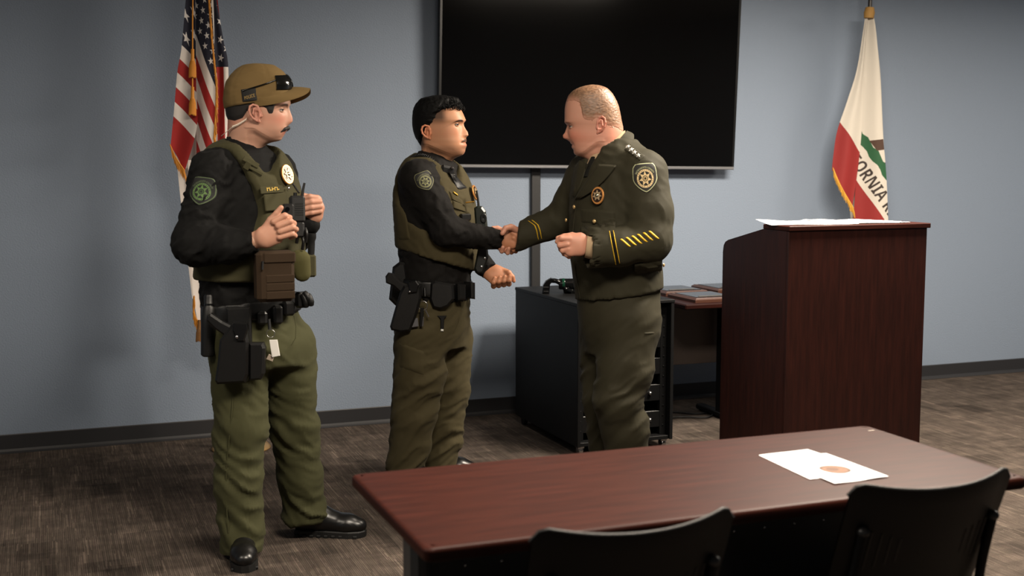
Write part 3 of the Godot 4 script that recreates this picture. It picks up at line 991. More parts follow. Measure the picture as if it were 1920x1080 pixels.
func flags() -> void:
	var gold_cloth := paint(Color(0.80, 0.52, 0.13), 0.6)
	var pole_m := paint(Color(0.36, 0.24, 0.14), 0.35)
	var sx := paint(Color(1, 1, 1), 0.75)
	sx.rim_enabled = true; sx.rim = 0.25
	sx.albedo_texture = tex(us_flag_img())
	sx.cull_mode = BaseMaterial3D.CULL_DISABLED
	# --- stars and stripes
	var base := Vector3(0.925, 0, -6.30)
	var t := thing("flag_on_stand", "red, white and blue star flag with gold fringe on a floor stand", "flag", base)
	var st := M.new()
	st.lathe([[0, 0], [0.15, 0], [0.152, 0.006], [0.14, 0.02], [0.08, 0.045], [0.035, 0.06], [0.028, 0.1], [0.026, 0.16], [0, 0.16]], 36)
	put("stand", st, paint(Color(0.78, 0.62, 0.40), 0.3, 0.8), t)
	var dist := 6.02
	var at := func(u: float, v: float, dz := 0.0) -> Vector3: return room(seen(u, v, dist - dz)) - base
	var ptop: Vector3 = at.call(388, -60, -0.05)
	var po := M.new()
	po.tube([Vector3(0, 0.05, 0), ptop], 0.0125, 12)
	put("pole", po, pole_m, t)
	var fin := M.new(); fin.ball(ptop + Vector3(0, 0.03, 0), Vector3(0.03, 0.035, 0.03)); put("finial", fin, brass, t)
	var back := room(Vector3(0, 0, -1))
	var px := dist / FOCAL      # metres a pixel spans here
	var fl := M.new()
	# places on the cloth: the flag is 1.83 x 1.07 m, its length running down and to the right
	var org: Vector3 = at.call(0, 0)
	var rt := room(Vector3(1, 0, 0))
	var flat := func(p: Vector3) -> Vector2: return Vector2((p - org).dot(rt) / px, -(p.y - org.y) / px)
	var in_left := func(p: Vector3) -> Vector2:
		var q: Vector2 = flat.call(p)
		return Vector2(0.10 + (q.x - 340.0) * 0.0022, clampf(0.538 + ((q.y - 90.0) - (q.x - 340.0) * 1.05) * 0.00255, 0.01, 0.995))
	var in_mid := func(p: Vector3) -> Vector2:
		var q: Vector2 = flat.call(p)
		return Vector2(0.40 + ((q.y - 168.0) + (q.x - 370.0) * 0.55) * 0.0020, clampf(0.66 - ((q.x - 370.0) - (q.y - 168.0) / 2.7) * 0.0050, 0.01, 0.995))
	var in_right := func(p: Vector3) -> Vector2:
		var q: Vector2 = flat.call(p)
		return Vector2(0.40 + (q.y - 120.0) * 0.0020, 0.385 - (q.x - 419.0) * 0.0050)
	var in_low := func(p: Vector3) -> Vector2:
		var q: Vector2 = flat.call(p)
		return Vector2(0.55 + (q.y - 300.0) * 0.0012, clampf(0.60 + (q.x - 352.0) * 0.0046, 0.55, 0.985))
	cloth(fl, [at.call(354, -55), at.call(348, 0), at.call(340, 90), at.call(332, 135), at.call(326, 202), at.call(319, 274)], [at.call(366, -55), at.call(366, 0), at.call(367, 90), at.call(368, 170), at.call(369, 240), at.call(346, 322)], 0.8, 0.02, in_left, back, 20, 50, 0.6)
	cloth(fl, [at.call(366, -55, -0.03), at.call(366, 0, -0.03), at.call(366, 90, -0.03), at.call(366, 170, -0.03), at.call(367, 330, -0.03)], [at.call(394, -55), at.call(396, 0), at.call(401, 90), at.call(406, 160), at.call(406, 330)], 1.0, 0.018, in_mid, back, 20, 50, 2.4)
	cloth(fl, [at.call(390, -55, -0.03), at.call(392, 0, -0.03), at.call(399, 90, -0.03), at.call(403, 160, -0.03), at.call(402, 300, -0.03)], [at.call(400, -55, -0.05), at.call(406, 0, -0.05), at.call(419, 76, -0.05), at.call(428, 135, -0.05), at.call(424, 300, -0.05)], 0.9, 0.02, in_right, back, 16, 50, 1.0)
	# lower folds that hang behind the near officer, and the back of the bundle
	cloth(fl, [at.call(352, 300, -0.02), at.call(358, 420, -0.02), at.call(360, 520, -0.02), at.call(363, 560, -0.02), at.call(372, 615, -0.02)], [at.call(420, 300, -0.04), at.call(430, 420, -0.04), at.call(436, 520, -0.04), at.call(440, 560, -0.04), at.call(440, 640, -0.04)], 2.0, 0.03, in_low, back, 28, 40)
	cloth(fl, [at.call(354, -55, -0.09), at.call(345, 90, -0.10), at.call(332, 200, -0.12), at.call(330, 290, -0.12), at.call(360, 560, -0.10)], [at.call(402, -55, -0.09), at.call(417, 90, -0.10), at.call(430, 200, -0.12), at.call(430, 290, -0.12), at.call(440, 560, -0.12)], 2.5, 0.02, in_low, back, 28, 40)
	put("flag_cloth", fl, sx, t)
	var fr := fringe([at.call(319, 272, 0.004), at.call(330, 296, 0.004), at.call(346, 320, 0.004)], Vector3(0.012, -0.062, 0), 70, 0.0016, 3)
	put("fringe", fr, gold_cloth, t).set_meta("kind", "stuff")
	var f2 := fringe([at.call(389, -50, 0.012), at.call(393, 20, 0.012), at.call(399, 90, 0.012), at.call(405, 150, 0.012), at.call(405, 200, 0.012), at.call(401, 262, 0.012)], Vector3(0.004, -0.042, 0), 190, 0.0022, 4)
	put("fringe", f2, gold_cloth, t).set_meta("kind", "stuff")
	var f3 := fringe([at.call(364, 556, 0.01), at.call(363, 580, 0.01), at.call(369, 600, 0.01), at.call(380, 604, 0.01)], Vector3(0.0, -0.05, 0), 60, 0.0024, 5)
	put("fringe", f3, gold_cloth, t).set_meta("kind", "stuff")
	var cord := M.new()
	cord.tube([at.call(362, -55, 0.03), at.call(361, 40, 0.03), at.call(361, 100, 0.03), at.call(361, 168, 0.028)], 0.0036, 8)
	put("cord", cord, gold_cloth, t)
	for q in [[361, 92, 145], [361, 163, 216], [374, 600, 640]]:
		var a: Vector3 = at.call(q[0], q[1], 0.034); var b: Vector3 = at.call(q[0], q[2], 0.034)
		var ts := M.new()
		ts.tube([a, a.lerp(b, 0.35), a.lerp(b, 0.45)], [0.008, 0.0085, 0.011], 12)
		var rng := RandomNumberGenerator.new(); rng.seed = int(q[1])
		for k in 34:
			var an := TAU * k / 34.0
			var e := Vector3(cos(an), 0, sin(an))
			ts.tube([a.lerp(b, 0.42) + e * 0.010, a.lerp(b, 0.6) + e * 0.0155, b + e * 0.017 + Vector3(0, rng.randf_range(-0.004, 0.004), 0)], 0.0019, 5)
		ts.ball(a.lerp(b, 0.7), Vector3(0.014, 0.026, 0.014))
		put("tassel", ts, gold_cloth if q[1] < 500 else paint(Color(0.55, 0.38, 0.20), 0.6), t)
	# --- bear flag behind the lectern
	var base2 := Vector3(4.905, 0, -6.42)
	var t2 := thing("flag_on_stand_001", "white state flag with a red stripe hanging behind the lectern", "flag", base2)
	put("stand", st, paint(Color(0.78, 0.62, 0.40), 0.3, 0.8), t2)
	var dist2 := 7.62
	var at2 := func(u: float, v: float, dz := 0.0) -> Vector3: return room(seen(u, v, dist2 - dz)) - base2
	var p2 := M.new()
	p2.tube([Vector3(0, 0.05, 0), Vector3(0.0, 2.66, -0.0)], 0.0125, 12)
	put("pole", p2, paint(Color(0.16, 0.13, 0.11), 0.35), t2)
	var fin2 := M.new(); fin2.ball(Vector3(0, 2.69, 0), Vector3(0.03, 0.035, 0.03)); put("finial", fin2, brass, t2)
	var slv := M.new()
	slv.tube([at2.call(1631, 14, 0.0), at2.call(1630, 24, 0.0), at2.call(1629, 34, 0.0)], [0.026, 0.034, 0.030], 14)
	put("gold_sleeve", slv, paint(Color(0.62, 0.47, 0.24), 0.7), t2)
	var sm := paint(Color(1, 1, 1), 0.75)
	sm.albedo_texture = tex(state_flag_img())
	sm.cull_mode = BaseMaterial3D.CULL_DISABLED
	var px2 := dist2 / FOCAL
	var org2: Vector3 = at2.call(0, 0)
	var flat2 := func(p: Vector3) -> Vector2: return Vector2((p - org2).dot(rt) / px2, -(p.y - org2.y) / px2)
	var e1 := Vector2(0.57, 0.82); var e2 := Vector2(-0.82, 0.57)
	var on_left := func(p: Vector3) -> Vector2:
		var q: Vector2 = flat2.call(p) - Vector2(1572, 250)
		return Vector2(0.18 + (q.dot(e1) - 29.2) * 0.00222, clampf(0.833 + q.dot(e2) * 0.0037, 0.02, 0.99))
	var on_right := func(p: Vector3) -> Vector2:
		var q: Vector2 = flat2.call(p) - Vector2(1613, 322)
		return Vector2(0.423 + q.dot(e1) * 0.00222, clampf(0.742 + q.dot(e2) * 0.0037, 0.02, 0.99))
	var c2 := M.new()
	cloth(c2, [at2.call(1624, 22), at2.call(1619, 60), at2.call(1608, 130), at2.call(1590, 190), at2.call(1572, 245), at2.call(1565, 290), at2.call(1562, 318)], [at2.call(1630, 22), at2.call(1626, 60), at2.call(1622, 130), at2.call(1620, 190), at2.call(1618, 245), at2.call(1612, 310), at2.call(1600, 392)], 1.0, 0.03, on_left, back, 26, 60, 2.6)
	cloth(c2, [at2.call(1628, 22, -0.02), at2.call(1624, 60, -0.02), at2.call(1619, 130, -0.02), at2.call(1616, 190, -0.02), at2.call(1613, 250, -0.02), at2.call(1608, 330, -0.02), at2.call(1600, 450, -0.02)], [at2.call(1637, 22), at2.call(1643, 60), at2.call(1649, 130), at2.call(1653, 190), at2.call(1656, 250), at2.call(1663, 330), at2.call(1668, 450)], 0.8, 0.035, on_right, back, 26, 60, 1.8)
	cloth(c2, [at2.call(1624, 22, -0.06), at2.call(1610, 130, -0.10), at2.call(1582, 250, -0.11), at2.call(1600, 450, -0.10)], [at2.call(1637, 22, -0.05), at2.call(1650, 130, -0.08), at2.call(1656, 250, -0.08), at2.call(1668, 450, -0.08)], 2.0, 0.02, func(_p: Vector3) -> Vector2: return Vector2(0.1, 0.2), back, 26, 40)
	put("flag_cloth", c2, sm, t2)
	var fc := fringe([at2.call(1562, 316, 0.004), at2.call(1577, 350, 0.004), at2.call(1600, 390, 0.004)], Vector3(0.014, -0.06, 0), 80, 0.002, 8)
	put("fringe", fc, paint(Color(0.78, 0.58, 0.20), 0.6), t2).set_meta("kind", "stuff")


# ---------------------------------------------------------------- people: shared helpers
# Each person stands in a frame of its own whose x runs to the right and z towards the viewer's side of the room.
var who: Node3D
var foot := Vector3.ZERO
var away := 5.0

func person(label: String, u: float, dist: float) -> Node3D:
	away = dist
	foot = seen(u, 540, dist)
	foot.y = 0.0
	who = thing("person", label, "person", room(foot), -YAW, "")
	return who

func P(u: float, v: float, dz := 0.0) -> Vector3:
	return seen(u, v, away - dz) - foot

func skin_mat() -> StandardMaterial3D:
	var m := paint(Color(1, 1, 1), 0.52, 0.0, 0.45)
	m.vertex_color_use_as_albedo = true
	m.subsurf_scatter_enabled = true
	m.subsurf_scatter_strength = 0.12
	return m

func lin(r: float, g: float, b: float) -> Color:
	return Color(r, g, b).srgb_to_linear()

func g2(a: float, b: float) -> float:
	return exp(-(a * a + b * b))

# head: cross-sections between a front and a back line, a nose ridge, hollows for the eyes
class Head:
	var o: Vector3
	var fwd: Vector3
	var lat: Vector3
	var rows: Array        # [y, front, back, half width], rising
	var nose: Array        # [y, reach, half width], rising
	var eye := Vector3(0.031, 0, 0)   # lateral, y
	var mouth := 0.0
	var flat_front := 2.35

	func pick(list: Array, y: float) -> Array:
		var s := 0
		while s < list.size() - 2 and list[s + 1][0] < y: s += 1
		var A: Array = list[maxi(s - 1, 0)]; var B: Array = list[s]; var C: Array = list[s + 1]; var D: Array = list[mini(s + 2, list.size() - 1)]
		var t := clampf((y - B[0]) / maxf(C[0] - B[0], 1e-6), 0.0, 1.0)
		var r := []
		for j in range(1, B.size()):
			var va: float = B[j]; var vb: float = C[j]
			# slopes kept from overshooting
			var m0: float = 0.0; var m1: float = 0.0
			var hh: float = maxf(C[0] - B[0], 1e-6)
			var dl := (vb - va) / hh
			var d0: float = (va - A[j]) / maxf(B[0] - A[0], 1e-6) if s > 0 else dl
			var d1: float = (D[j] - vb) / maxf(D[0] - C[0], 1e-6) if s + 2 < list.size() else dl
			if d0 * dl > 0.0: m0 = signf(dl) * minf(absf(d0 + dl) / 2.0, 3.0 * minf(absf(d0), absf(dl)))
			if d1 * dl > 0.0: m1 = signf(dl) * minf(absf(d1 + dl) / 2.0, 3.0 * minf(absf(d1), absf(dl)))
			var t2 := t * t; var t3 := t2 * t
			r.append((2 * t3 - 3 * t2 + 1) * va + (t3 - 2 * t2 + t) * hh * m0 + (-2 * t3 + 3 * t2) * vb + (t3 - t2) * hh * m1)
		return r

	var jaw := [0.0, -9.0, -1.0, -9.0]   # chin forward, chin y, jaw angle forward, jaw angle y
	var table := []        # [front, back, half width, softened front] at even heights

	func prepare() -> void:
		var lo: float = rows[0][0]; var hi: float = rows[rows.size() - 1][0]
		var raw := []
		for i in 301: raw.append(pick(rows, lo + (hi - lo) * i / 300.0))
		var win := int(0.026 / (hi - lo) * 300.0)
		for i in 301:
			var s := 0.0; var c := 0.0
			for k in range(-win, win + 1):
				var j := clampi(i + k, 0, 300)
				var g := 1.0 - absf(k) / (win + 1.0)
				s += raw[j][0] * g; c += g
			var up := clampf((lo + (hi - lo) * i / 300.0 - eye.y - 0.03) / 0.03, 0.0, 1.0)
			table.append([raw[i][0], raw[i][1], raw[i][2], lerpf(s / c, raw[i][0], up)])

	func row(y: float) -> Array:
		if table.is_empty(): prepare()
		var lo: float = rows[0][0]; var hi: float = rows[rows.size() - 1][0]
		var t := clampf((y - lo) / (hi - lo), 0.0, 1.0) * 300.0
		var i := mini(int(t), 299)
		var A: Array = table[i]; var B: Array = table[i + 1]
		var k := t - i
		return [A[0] + (B[0] - A[0]) * k, A[1] + (B[1] - A[1]) * k, A[2] + (B[2] - A[2]) * k, A[3] + (B[3] - A[3]) * k]

	# [lateral, forward] at height y and angle a (0 = front)
	func at(y: float, a: float) -> Vector2:
		var r := row(y)
		var f: float = r[3]; var b: float = r[1]; var w: float = r[2]
		var hm := b + (f - b) * 0.44
		var ca := cos(a); var sa := sin(a)
		var nn := flat_front if ca > 0.0 else 2.1
		var x := w * signf(sa) * pow(absf(sa), 2.0 / nn)
		var h := hm + ((f - hm) if ca > 0.0 else (hm - b)) * signf(ca) * pow(absf(ca), 2.0 / nn)
		if ca > 0.0:
			var k := minf(1.0, ca * 2.5)
			h += (r[0] - r[3]) * exp(-pow(absf(x) / 0.027, 2.6))
			if nose.size() and y > nose[0][0] and y < nose[nose.size() - 1][0]:
				var q := pick(nose, y)
				h += q[0] * exp(-pow(absf(x) / q[1], 2.2)) * k
			var ex := absf(x) - eye.x
			h -= 0.0095 * exp(-(pow(ex / 0.019, 2.0) + pow((y - eye.y) / 0.012, 2.0))) * k
			h += 0.0035 * exp(-(pow((absf(x) - 0.03) / 0.024, 2.0) + pow((y - eye.y - 0.019) / 0.007, 2.0))) * k
			h += 0.0035 * exp(-(pow((absf(x) - 0.045) / 0.02, 2.0) + pow((y - eye.y + 0.034) / 0.02, 2.0))) * k
			h -= 0.0028 * exp(-(pow((absf(x) - 0.029) / 0.008, 2.0) + pow((y - mouth - 0.004) / 0.011, 2.0))) * k
			h -= 0.0020 * exp(-pow((y - mouth) / 0.0022, 2.0)) * exp(-pow(x / 0.026, 4.0)) * k
		if jaw[1] > -5.0 and h > jaw[2] - 0.03:
			# below the line of the jaw the cheek steps in to the neck
			var t := clampf((jaw[0] - h) / (jaw[0] - jaw[2]), 0.0, 1.0)
			var yj: float = lerpf(jaw[1], jaw[3], t)
			var e := clampf((yj - y) / 0.026, 0.0, 1.0)
			e = e * e * (3.0 - 2.0 * e) * clampf((h - jaw[2] + 0.03) / 0.03, 0.0, 1.0)
			var out := clampf((y - yj) / 0.02, 0.0, 1.0)
			x *= 1.0 - 0.17 * e + 0.03 * (1.0 - out) * float(y > yj)
		return Vector2(x, h)

	func point(y: float, a: float, off := 0.0) -> Vector3:
		var q := at(y, a)
		var c := row(y)
		var hm: float = c[1] + (c[0] - c[1]) * 0.44
		var d := Vector2(q.x, q.y - hm)
		if off != 0.0 and d.length() > 0.0001: q += d.normalized() * off
		return o + lat * q.x + fwd * q.y + Vector3(0, y, 0)

	# angles packed towards the face
	func angle(i: int, n: int) -> float:
		var t := float(i) / n
		return TAU * t - 0.55 * sin(TAU * t)

	func into(m: M, color: Callable, n := 150, k := 170) -> void:
		var lo: float = rows[0][0]; var hi: float = rows[rows.size() - 1][0]
		var pts := []
		var cols := PackedColorArray()
		for j in k:
			var t := float(j) / (k - 1)
			var y := lo + (hi - lo) * (t if t < 0.9 else 0.9 + 0.1 * sin((t - 0.9) * 10.0 * PI / 2))
			for i in n:
				var a := angle(i, n)
				var q := at(y, a)
				pts.append(o + lat * q.x + fwd * q.y + Vector3(0, y, 0))
				cols.append(color.call(q.x, q.y, y, a))
		m.grid(pts, n, k, true, PackedVector2Array(), cols, lat.cross(fwd).y < 0.0)

	# a shell standing off the head where cover(y, a) > 0; it sinks into the skin elsewhere
	func shell(m: M, cover: Callable, lo: float, n := 130, k := 110, color = null) -> void:
		var hi: float = rows[rows.size() - 1][0]
		var pts := []
		var cols := PackedColorArray()
		for j in k:
			var t := float(j) / (k - 1)
			var y := lo + (hi - lo) * (t if t < 0.9 else 0.9 + 0.1 * sin((t - 0.9) * 10.0 * PI / 2))
			for i in n:
				var a := TAU * i / n
				var off: float = cover.call(y, a)
				var p := point(y, a, off)
				var up := clampf((y - hi + 0.05) / 0.05, 0.0, 1.0)
				if off > 0: p.y += off * up
				pts.append(p)
				if color != null: cols.append((color as Callable).call(y, a))
		m.grid(pts, n, k, true, PackedVector2Array(), cols, lat.cross(fwd).y < 0.0)


# traced lines of a head: rows of [v, front u, back u, half width], from crown to neck; s is +1 facing right
func make_head(u0: float, v0: float, dz: float, s: float, turn: float, rows: Array, nose: Array, eye_v: float, mouth_v: float) -> Head:
	var hd := Head.new()
	hd.o = P(u0, v0, dz)
	hd.fwd = Vector3(s * cos(turn), 0, sin(turn))
	hd.lat = Vector3(-s * sin(turn), 0, cos(turn))     # towards the viewer's side
	var px := (away - dz) / FOCAL
	var cs := cos(turn)
	for r in rows: hd.rows.push_front([(v0 - r[0]) * px, s * (r[1] - u0) * px / cs, s * (r[2] - u0) * px / cs, r[3]])
	for r in nose: hd.nose.push_front([(v0 - r[0]) * px, r[1] * px, r[2]])
	hd.eye = Vector3(0.031, (v0 - eye_v) * px, 0)
	hd.mouth = (v0 - mouth_v) * px
	return hd

func set_jaw(hd: Head, u0: float, v0: float, dz: float, s: float, chin: Vector2, angle: Vector2) -> void:
	var px := (away - dz) / FOCAL
	hd.jaw = [s * (chin.x - u0) * px, (v0 - chin.y) * px, s * (angle.x - u0) * px, (v0 - angle.y) * px]

func add_eyes(hd: Head, body: M, skin: Color, iris: Color, look := 0.0) -> void:
	for sd in [1.0, -1.0]:
		# the ball sits just under the skin of the hollow
		var a := 0.0
		while absf(hd.at(hd.eye.y, a).x) < hd.eye.x and a < 1.5: a += 0.01
		var q := hd.at(hd.eye.y, a)
		var r := 0.0126
		var c: Vector3 = hd.o + hd.lat * (sd * q.x) + hd.fwd * (q.y - r * 0.52) + Vector3(0, hd.eye.y, 0)
		var f: Vector3 = (hd.fwd + hd.lat * (sd * 0.12 + look)).normalized()
		var side := Vector3.UP.cross(f).normalized()
		var bs := Basis(side, Vector3.UP, f)
		var m := M.new()
		var pts := []
		var cols := PackedColorArray()
		var n := 24
		for j in n + 1:
			var th := PI * j / n
			for i in n:
				var ph := TAU * i / n
				pts.append(c + bs * Vector3(sin(th) * cos(ph), sin(th) * sin(ph), cos(th)) * r)
				cols.append(lin(0.02, 0.02, 0.02) if th < 0.22 else (iris if th < 0.56 else lin(0.60, 0.56, 0.53)))
		m.grid(pts, n, n + 1, true, PackedVector2Array(), cols, true)
		var em := paint(Color(1, 1, 1), 0.35)
		em.vertex_color_use_as_albedo = true
		put("eye", m, em, who)
		# lids
		for lid in 2:
			var lp := []
			var nn := 18; var kk := 9
			for j in kk:
				var el := (0.24 + 1.15 * j / (kk - 1)) if lid == 0 else (-0.30 - 1.1 * j / (kk - 1))
				for i in nn:
					var az := -1.35 + 2.7 * i / (nn - 1)
					var ee := el * (1.0 - 0.25 * pow(absf(az) / 1.35, 2.0)) if j == 0 else el
					lp.append(c + bs * Vector3(sin(az) * cos(ee), sin(ee), cos(az) * cos(ee)) * (r * 1.13))
			body.tint = skin if lid == 1 else skin * Color(0.86, 0.84, 0.84)
			body.grid(lp, nn, kk, false, PackedVector2Array(), PackedColorArray(), lid == 0)
		# lash line
		var lash := []
		for i in 12:
			var az := -1.15 + 2.3 * i / 11
			var ee := 0.24 * (1.0 - 0.25 * pow(absf(az) / 1.35, 2.0))
			lash.append(c + bs * Vector3(sin(az) * cos(ee), sin(ee), cos(az) * cos(ee)) * (r * 1.15))
		body.tint = lin(0.10, 0.07, 0.06)
		body.tube(lash, 0.0016, 5)
	body.tint = Color(1, 1, 1)

# an ear: rim, fold, lobe and hollow; c is its middle, up its long axis
func add_ear(m: M, c: Vector3, fwd: Vector3, out: Vector3, hgt: float, wid: float, skin: Color) -> void:
	var up := Vector3(0, 1, 0) - fwd * 0.12
	var at := func(x: float, y: float, z: float) -> Vector3: return c - fwd * (x * wid) + up * (y * hgt) + out * z
	var r := hgt * 0.75
	var F := Field.new(c - Vector3(r, r, r), c + Vector3(r, r, r), 0.0022)
	# plate
	F.cap(at.call(0.0, -0.12, 0.004), at.call(0.06, 0.22, 0.006), wid * 0.40, wid * 0.46, 0.003, out, 0.22)
	# rim
	var rim := [[-0.36, 0.02, 0.002], [-0.34, 0.22, 0.006], [-0.18, 0.42, 0.009], [0.10, 0.48, 0.012], [0.36, 0.38, 0.014], [0.48, 0.16, 0.015], [0.44, -0.08, 0.014], [0.28, -0.27, 0.011], [0.05, -0.40, 0.007]]
	for i in rim.size() - 1:
		F.cap(at.call(rim[i][0], rim[i][1], rim[i][2]), at.call(rim[i + 1][0], rim[i + 1][1], rim[i + 1][2]), 0.0042, 0.0042, 0.002)
	F.cap(at.call(-0.06, -0.36, 0.005), at.call(-0.14, -0.44, 0.003), 0.0075, 0.006, 0.005, out, 0.55)
	# fold inside the rim, and the small flap in front
	F.cap(at.call(0.10, 0.28, 0.009), at.call(0.22, 0.0, 0.011), 0.0034, 0.0034, 0.003)
	F.cap(at.call(0.22, 0.0, 0.011), at.call(0.05, -0.24, 0.009), 0.0034, 0.0034, 0.003)
	F.cap(at.call(-0.28, -0.08, 0.006), at.call(-0.22, -0.16, 0.008), 0.0044, 0.004, 0.003)
	F.cap(at.call(-0.10, 0.04, 0.012), at.call(-0.06, -0.12, 0.012), wid * 0.2, wid * 0.2, 0.002, Vector3.ZERO, 1.0, true)
	# root
	F.cap(at.call(-0.2, -0.1, -0.006), at.call(-0.1, 0.2, -0.006), 0.010, 0.010, 0.004)
	m.tint = skin
	F.into(m)
	m.tint = Color(1, 1, 1)

# a hand as palms and finger chains: each list is [[point, radius], ...]
func add_hand(m: M, chains: Array, skin: Color, lo: Vector3, hi: Vector3, palms: Array, thin := Vector3(0, 0, 1), squeeze := 0.6) -> void:
	var F := Field.new(lo, hi, 0.0032)
	for q in palms: F.cap(q[0], q[1], q[2], q[3], 0.012, thin.normalized(), squeeze)
	for c in chains:
		for i in c.size() - 1: F.cap(c[i][0], c[i + 1][0], c[i][1], c[i + 1][1], 0.0035)
	m.tint = skin
	F.into(m)
	m.tint = Color(1, 1, 1)

# folds of cloth: ridged noise drawn out along a direction
func folds(m: M, amp: Callable, f1 := 7.0, stretch := Vector3(1, 1.9, 1), sd := 11, skew := 0.5) -> void:
	var a := FastNoiseLite.new()
	a.seed = sd; a.noise_type = FastNoiseLite.TYPE_SIMPLEX_SMOOTH; a.frequency = f1
	a.fractal_type = FastNoiseLite.FRACTAL_RIDGED; a.fractal_octaves = 2; a.fractal_gain = 0.45
	var b := FastNoiseLite.new()
	b.seed = sd + 3; b.frequency = f1 * 0.45
	ruffle(m, func(p: Vector3, _n: Vector3) -> float:
		var k: float = amp.call(p)
		if k == 0.0: return 0.0
		var w := b.get_noise_3dv(p) * 0.09
		var q := Vector3(p.x + w, p.y + skew * p.x + skew * 0.4 * p.z + w, p.z) * stretch
		return k * (a.get_noise_3dv(q) * 0.9 + b.get_noise_3dv(p * 1.2) * 0.4))

func fabric(col: Color, weave := 0.35, rough := 0.85) -> StandardMaterial3D:
	var m := bump(paint(col, rough, 0.0, 0.3), 0.35, weave, Vector3(9, 9, 9), false, 21)
	m.rim_enabled = true; m.rim = 0.15; m.rim_tint = 0.6
	return m

# a flat polygon (in metres, x right, y up) bent round a vertical-ish cylinder of radius rad and stuck at `at`, facing nrm
func badge_plate(poly: PackedVector2Array, at: Vector3, nrm: Vector3, up: Vector3, thick := 0.003, bev := 0.001) -> M:
	var m := M.new()
	var z := nrm.normalized()
	var y := (up - z * up.dot(z)).normalized()
	m.prism(poly, thick, Transform3D(Basis(y.cross(z), y, z), at), bev)
	return m

# cloth patch: a small grid bent over the sleeve with a picture of its embroidery
func patch(called: String, img: Image, at: Vector3, nrm: Vector3, up: Vector3, w: float, h: float, rad: float, outline: Callable) -> MeshInstance3D:
	var z := nrm.normalized()
	var y := (up - z * up.dot(z)).normalized()
	var x := y.cross(z)
	var m := M.new()
	var nu := 25; var nv := 25
	var pts := []
	var uvs := PackedVector2Array()
	for j in nv:
		for i in nu:
			var vv := float(j) / (nv - 1)
			var half: float = outline.call(vv)
			var u := 0.5 + (float(i) / (nu - 1) - 0.5) * 2.0 * half
			var px := (u - 0.5) * w
			var edge := 0.0 if i == 0 or j == 0 or i == nu - 1 or j == nv - 1 else 0.0022
			pts.append(at + x * (rad * sin(px / rad)) - z * (rad * (1.0 - cos(px / rad))) + y * ((0.5 - vv) * h) + z * edge)
			uvs.append(Vector2(u, vv))
	m.grid(pts, nu, nv, false, uvs, PackedColorArray(), true)
	var pm := paint(Color(1, 1, 1), 0.75)
	pm.albedo_texture = tex(img)
	return put(called, m, pm, who)

func shield_half(v: float) -> float:
	# wide shield, rounded at the top and coming to a point
	if v < 0.14: return 0.30 + 0.17 * sqrt(v / 0.14)
	if v < 0.5: return 0.47 + 0.03 * sin((v - 0.14) / 0.36 * PI * 0.6)
	return maxf(0.012, 0.5 * pow(cos((v - 0.5) / 0.5 * PI / 2), 0.72) * (1.0 - 0.12 * (v - 0.5)))

func shield_img(ground: Color, line: Color, disc: Color, mark: Color) -> Image:
	var n := 256
	var img := Image.create(n, n, false, Image.FORMAT_RGB8)
	img.fill(ground)
	var rim := PackedVector2Array(); var inn := PackedVector2Array()
	for k in 60:
		var v := k / 59.0
		rim.append(Vector2((0.5 + shield_half(v) * 0.965) * n, (0.02 + v * 0.95) * n)); inn.append(Vector2((0.5 + shield_half(v) * 0.90) * n, (0.045 + v * 0.89) * n))
	for k in 60:
		var v := 1.0 - k / 59.0
		rim.append(Vector2((0.5 - shield_half(v) * 0.965) * n, (0.02 + v * 0.95) * n)); inn.append(Vector2((0.5 - shield_half(v) * 0.90) * n, (0.045 + v * 0.89) * n))
	fill_poly(img, rim, line)
	fill_poly(img, inn, ground)
	var c := Vector2(128, 134)
	fill_poly(img, circle(c, 84, 78), disc)
	fill_poly(img, circle(c, 66, 60), ground)
	fill_poly(img, star(c, 64, 7, 0.52), disc)
	fill_poly(img, circle(c, 27, 25), ground)
	fill_poly(img, circle(c, 22, 20), mark)
	fill_poly(img, star(c, 15, 5, 0.5), ground)
	# lettering round the disc
	var around := func(txt: String, r: float, size: float, top: bool, col: Color, squash: float) -> void:
		letter(img, txt, col, func(p: Vector2) -> Vector2:
			var a := p.x * size * 0.86 / r
			var rr := r + (p.y - 0.1) * size if top else r - (p.y - 0.1) * size
			return c + Vector2(sin(a) * rr, (-cos(a) if top else cos(a)) * rr * squash))
	around.call("SACRAMENTO COUNTY", 103.0, 24.0, true, line, 0.92)
	# the stitched ring text is too small to read: short dashes
	for k in 26:
		var an := TAU * k / 26.0
		if k % 7 == 6: continue
		fill_poly(img, circle(c + Vector2(sin(an) * 75.0, -cos(an) * 69.0), 3.5, 5.0, 6), ground)
	return img

